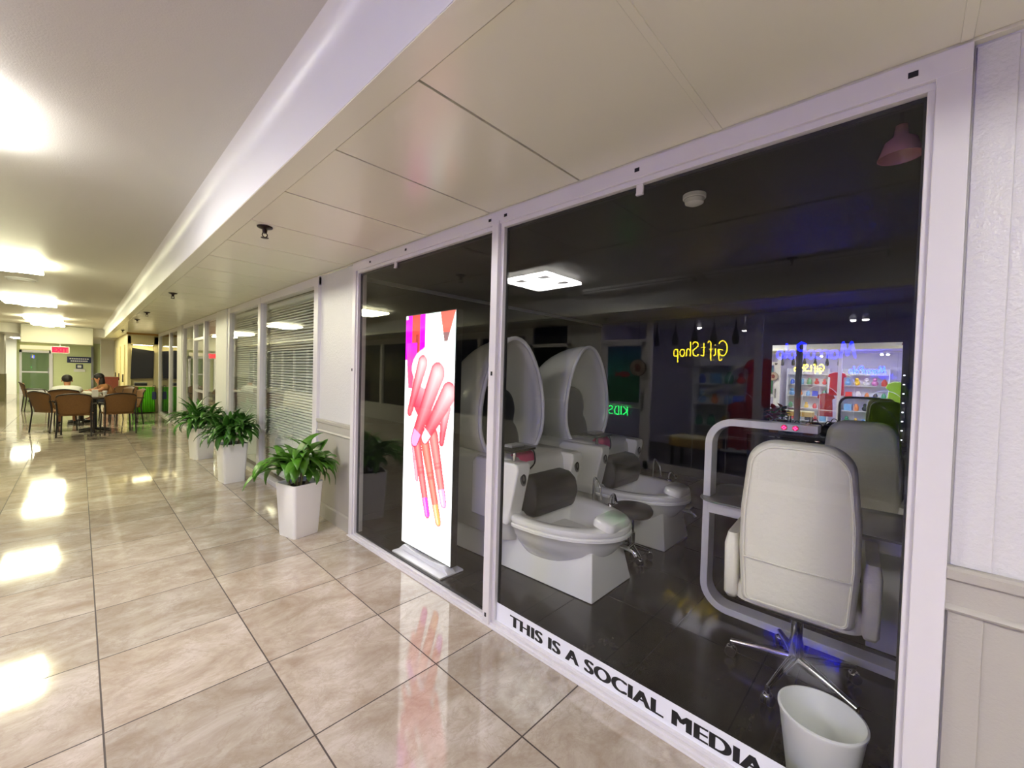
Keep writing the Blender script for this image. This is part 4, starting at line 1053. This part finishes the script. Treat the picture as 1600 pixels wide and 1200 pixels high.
for y0, y1, top, xx, lab in ((1.50,2.46,1.40,-3.35,'thin white wire arch in the shop window under the yellow neon'), (1.16,2.02,1.84,-3.55,'taller thin white wire arch behind the first one in the shop window'), (.05,.85,1.30,-3.4,'thin white wire arch in the shop window under the blue neon')):
    r = (y1-y0)/2; t = thing('display_arch', lab, 'display arch', (xx, (y0+y1)/2, 0), group='wire arches in the shop window')
    p = [(0,-r,0),(0,-r,top-r)]+[(0,-r*math.cos(a), top-r+r*math.sin(a)) for a in [PI*k/20 for k in range(1, 20)]]+[(0,r,top-r),(0,r,0)]
    MB().tube(p, .007, 8).build('arch_tube', M_white, t, smooth=60)
    MB().box(-.06, .06, -r-.02, r+.02, 0, .012).build('foot_plate', M_white, t)
    MB().tube([(0,-r,.62),(0,r,.62)], .005, 6).build('cross_rail', M_white, t)
# pendants hanging along the top of the window
for k, y in enumerate((3.0, 2.70, 2.40, 2.12, 1.82, 1.52)):
    t = thing('hanging_ornament', 'dark slender bottle-shaped ornament hanging along the top of the shop window', 'ornament', (XL-.14, y, 2.02), group='ornaments along the shop window')
    MB().lathe([(.02,0),(.045,.02),(.05,.10),(.035,.18),(.014,.25),(.012,.33)], 16).build('ornament_body', M_black, t, smooth=60)
    MB().tube([(0,0,.33),(0,0,.58)], .003, 6).build('string', M_black, t)
# shelves and stock
SH = [((-5.66, -.55), 'shelf unit at the blue end of the shop'), ((-5.66, 1.05), 'middle shelf unit in the shop'), ((-5.66, 2.65), 'shelf unit by the shop door')]
palette = [(200,60,50),(60,90,190),(230,190,60),(70,150,110),(190,110,170),(230,226,220),(40,40,48),(120,170,210),(220,130,60)]
pm_ = [pbr('stock_%d' % i, c, .4) for i, c in enumerate(palette)]
protos = {}
rng = random.Random(11)
def stock(kind, mi, p, s):
    key = (kind, mi)
    if key not in protos:
        m = MB()
        if kind == 'gift_box': m.box(-.07,.07,-.08,.08,0,.18)
        elif kind == 'glass_jar': m.lathe([(.05,0),(.065,.02),(.065,.12),(.035,.16),(.035,.19),(.001,.192)], 16)
        else: m.ellip((0,0,.07), (.06,.07,.07), 14, 9); m.ellip((.01,0,.165), (.045,.045,.045), 12, 8)
        me = m.build('t', pm_[mi], smooth=40, bevel=.006 if kind == 'gift_box' else 0); protos[key] = me; o = me; o.name = kind
    else:
        o = protos[key].copy(); COL.objects.link(o)
    o.location = p; o.scale = (s, s, s)
    return tag(o, 'small colourful souvenir on a shelf at the back of the gift shop', 'souvenir', 'souvenirs on the shop shelves')
for (sx, sy), lab in SH:
    t = thing('display_shelf', lab, 'shelf', (sx, sy, 0))
    for s in (-1, 1): MB().box(-.17, .17, s*.62-.015, s*.62+.015, 0, 2.0).build('side_panel', M_white, t)
    MB().box(-.18, -.165, -.62, .62, 0, 2.0).build('back_panel', M_white, t)
    for z in (.10, .55, 1.0, 1.42, 1.80): MB().box(-.165, .17, -.605, .605, z-.02, z).build('shelf_board', M_white, t)
    for z in (.10, .55, 1.0, 1.42):
        y = -.5
        while y < .52:
            stock(rng.choice(('gift_box','glass_jar','figurine')), rng.randrange(9), (sx+rng.uniform(-.02,.06), sy+y, z+.0008), rng.uniform(.9,1.35)); y += rng.uniform(.21,.27)
# floor display by the window: low table with yellow cloth, red and lime garments
t = thing('display_table', 'low display table with a straw yellow cloth in the shop window', 'table', (-3.75, 2.55, 0))
MB().box(-.25, .25, -.35, .35, .50, .53).build('tabletop', M_cream, t, bevel=.006)
MB().box(-.255, .255, -.355, .355, .36, .505).build('cloth', pbr('straw_cloth', (200,160,80), .8, var=.3, vscale=8), t, bevel=.01)
for a in (-1, 1):
    for b_ in (-1, 1): MB().box(a*.21-.02, a*.21+.02, b_*.30-.02, b_*.30+.02, 0, .36).build('leg', M_dmetal, t)
def garment(p, col, lab, h=.75, hook=2.50):
    t = thing('hanging_garment', lab, 'garment', p); ol = [(-.20,0),(.20,0),(.17,h*.75),(.24,h*.80),(.20,h*.93),(.07,h),(-.07,h),(-.20,h*.93),(-.24,h*.80),(-.17,h*.75)]
    m = MB().loft([[(-.03, y*.95, z) for y, z in ol], [(0, y, z) for y, z in ol], [(.03, y*.95, z) for y, z in ol]]); m.build('cloth', pbr('garment', col, .8, var=.15), t, bevel=.01)
    MB().tube([(0,-.16,h-.05),(0,0,h+.03),(0,.16,h-.05)], .006, 6).build('hanger', M_steel, t)
    MB().tube([(0,0,h+.03),(0,0,2.62-p[2])], .003, 6).build('hook_cord', M_steel, t)
garment((-3.75, 1.62, 1.10), (176,30,30), 'red garment hanging behind the yellow neon')
garment((-3.9, 1.9, .40), (150,28,34), 'dark red garment hanging low under the yellow neon')
garment((-3.6, .22, .62), (150,200,20), 'lime green garment hanging under the blue neon', .95)
t = thing('counter_case', 'white counter case at the blue end of the shop', 'counter', (-4.6, .2, 0))
MB().box(-.25, .25, -.6, .6, 0, .92).build('case_body', M_white, t, bevel=.006); MB().box(-.28, .28, -.63, .63, .92, .95).build('worktop', M_steel, t, bevel=.004)
for z in (.25,.55): MB().box(.25, .262, -.56, .56, z, z+.26).build('drawer', M_grey, t, bevel=.004)
# spot lamps and ceiling panels of the shop
def spot(p, lab):
    t = thing('spot_lamp', lab, 'lamp', p, group='small white spot lamps in the shop')
    MB().tube([(0,0,0),(0,0,-.12)], .012, 8).build('stem', M_white, t); MB().lathe([(.025,-.12),(.04,-.13),(.045,-.20),(.038,-.20)], 16).build('shade', M_white, t, smooth=40)
    MB().ellip((0,0,-.20), (.036,.036,.025), 12, 8).build('bulb', glow('spot_glow', (1,.93,.86), 70), t, smooth=60); return t
s0 = spot((-4.2, 2.72, 2.619), 'spot lamp above the low straw-coloured table')
dup(s0, (-4.3, .60, 2.619), 0, 'spot lamp in the middle of the shop, first of the close pair'); dup(s0, (-4.3, .46, 2.619), 0, 'spot lamp in the middle of the shop, second of the close pair')
dup(s0, (-5.0, 2.2, 2.619), 0, 'spot lamp near the back shelves by the door')
M_lav_led = glow('lavender_led', (.93,.89,1.0), 24)
for y in (-1.2, .85, 2.45):
    t = thing('shop_panel_light', {-1.2:'flat lavender ceiling panel light at the far blue end of the shop', .85:'flat lavender ceiling panel light in the middle of the shop', 2.45:'flat lavender ceiling panel light near the shop door'}[y], 'ceiling light', (-3.75, y, 2.6215), group='ceiling panels in the shop')
    MB().box(-.32, .32, -.32, .32, -.02, 0).build('tray', M_white, t); MB().box(-.30, .30, -.30, .30, -.026, -.0205).build('diffuser', M_lav_led, t)

# ------------------------------------------------------------------ office light behind the next front
t = thing('office_light', 'strip light in the room behind the second shop front', 'ceiling light', (3.2, 10.6, 2.5015)); MB().box(-.15, .15, -.6, .6, -.05, 0).build('housing', M_white, t, bevel=.004); MB().box(-.12, .12, -.57, .57, -.056, -.0505).build('diffuser', glow('office_led', (1,.95,.7), 3.5), t)
t = thing('office_light', 'strip light in the room behind the farthest shop front', 'ceiling light', (3.2, 14.8, 2.5015)); MB().box(-.15, .15, -.6, .6, -.05, 0).build('housing', M_white, t, bevel=.004); MB().box(-.12, .12, -.57, .57, -.056, -.0505).build('diffuser', glow('office_led', (1,.95,.7), 2.5), t)

# ------------------------------------------------------------------ world, camera
w = bpy.data.worlds.new('World'); SC.world = w; w.use_nodes = True
w.node_tree.nodes['Background'].inputs[0].default_value = (.02,.02,.022,1); w.node_tree.nodes['Background'].inputs[1].default_value = .3
yaw, pitch, roll, f = .808518912, -.0239492743, .0272341245, 646.237
fw = Vector((math.sin(yaw)*math.cos(pitch), math.cos(yaw)*math.cos(pitch), math.sin(pitch)))
r0 = Vector((math.cos(yaw), -math.sin(yaw), 0)); u0 = r0.cross(fw)
r = r0*math.cos(roll)+u0*math.sin(roll); u = -r0*math.sin(roll)+u0*math.cos(roll)
cam = bpy.data.cameras.new('Camera'); cam.sensor_width = 36; cam.lens = 36*f/1600; cam.clip_start = .02; cam.clip_end = 200
co = bpy.data.objects.new('Camera', cam); COL.objects.link(co)
co.matrix_world = Matrix(((r.x,u.x,-fw.x,0),(r.y,u.y,-fw.y,0),(r.z,u.z,-fw.z,1.5),(0,0,0,1)))
SC.camera = co
SC.view_settings.view_transform = 'Standard'; SC.view_settings.look = 'None'; SC.view_settings.gamma = 1; SC.view_settings.exposure = 1.0
SC.view_settings.use_curve_mapping = False
SC.cycles.use_denoising = True
SC.cycles.transparent_max_bounces = 24; SC.cycles.max_bounces = 10; SC.cycles.glossy_bounces = 6; SC.cycles.diffuse_bounces = 5
SC.cycles.sample_clamp_indirect = 6
SC.cycles.caustics_reflective = False; SC.cycles.caustics_refractive = False
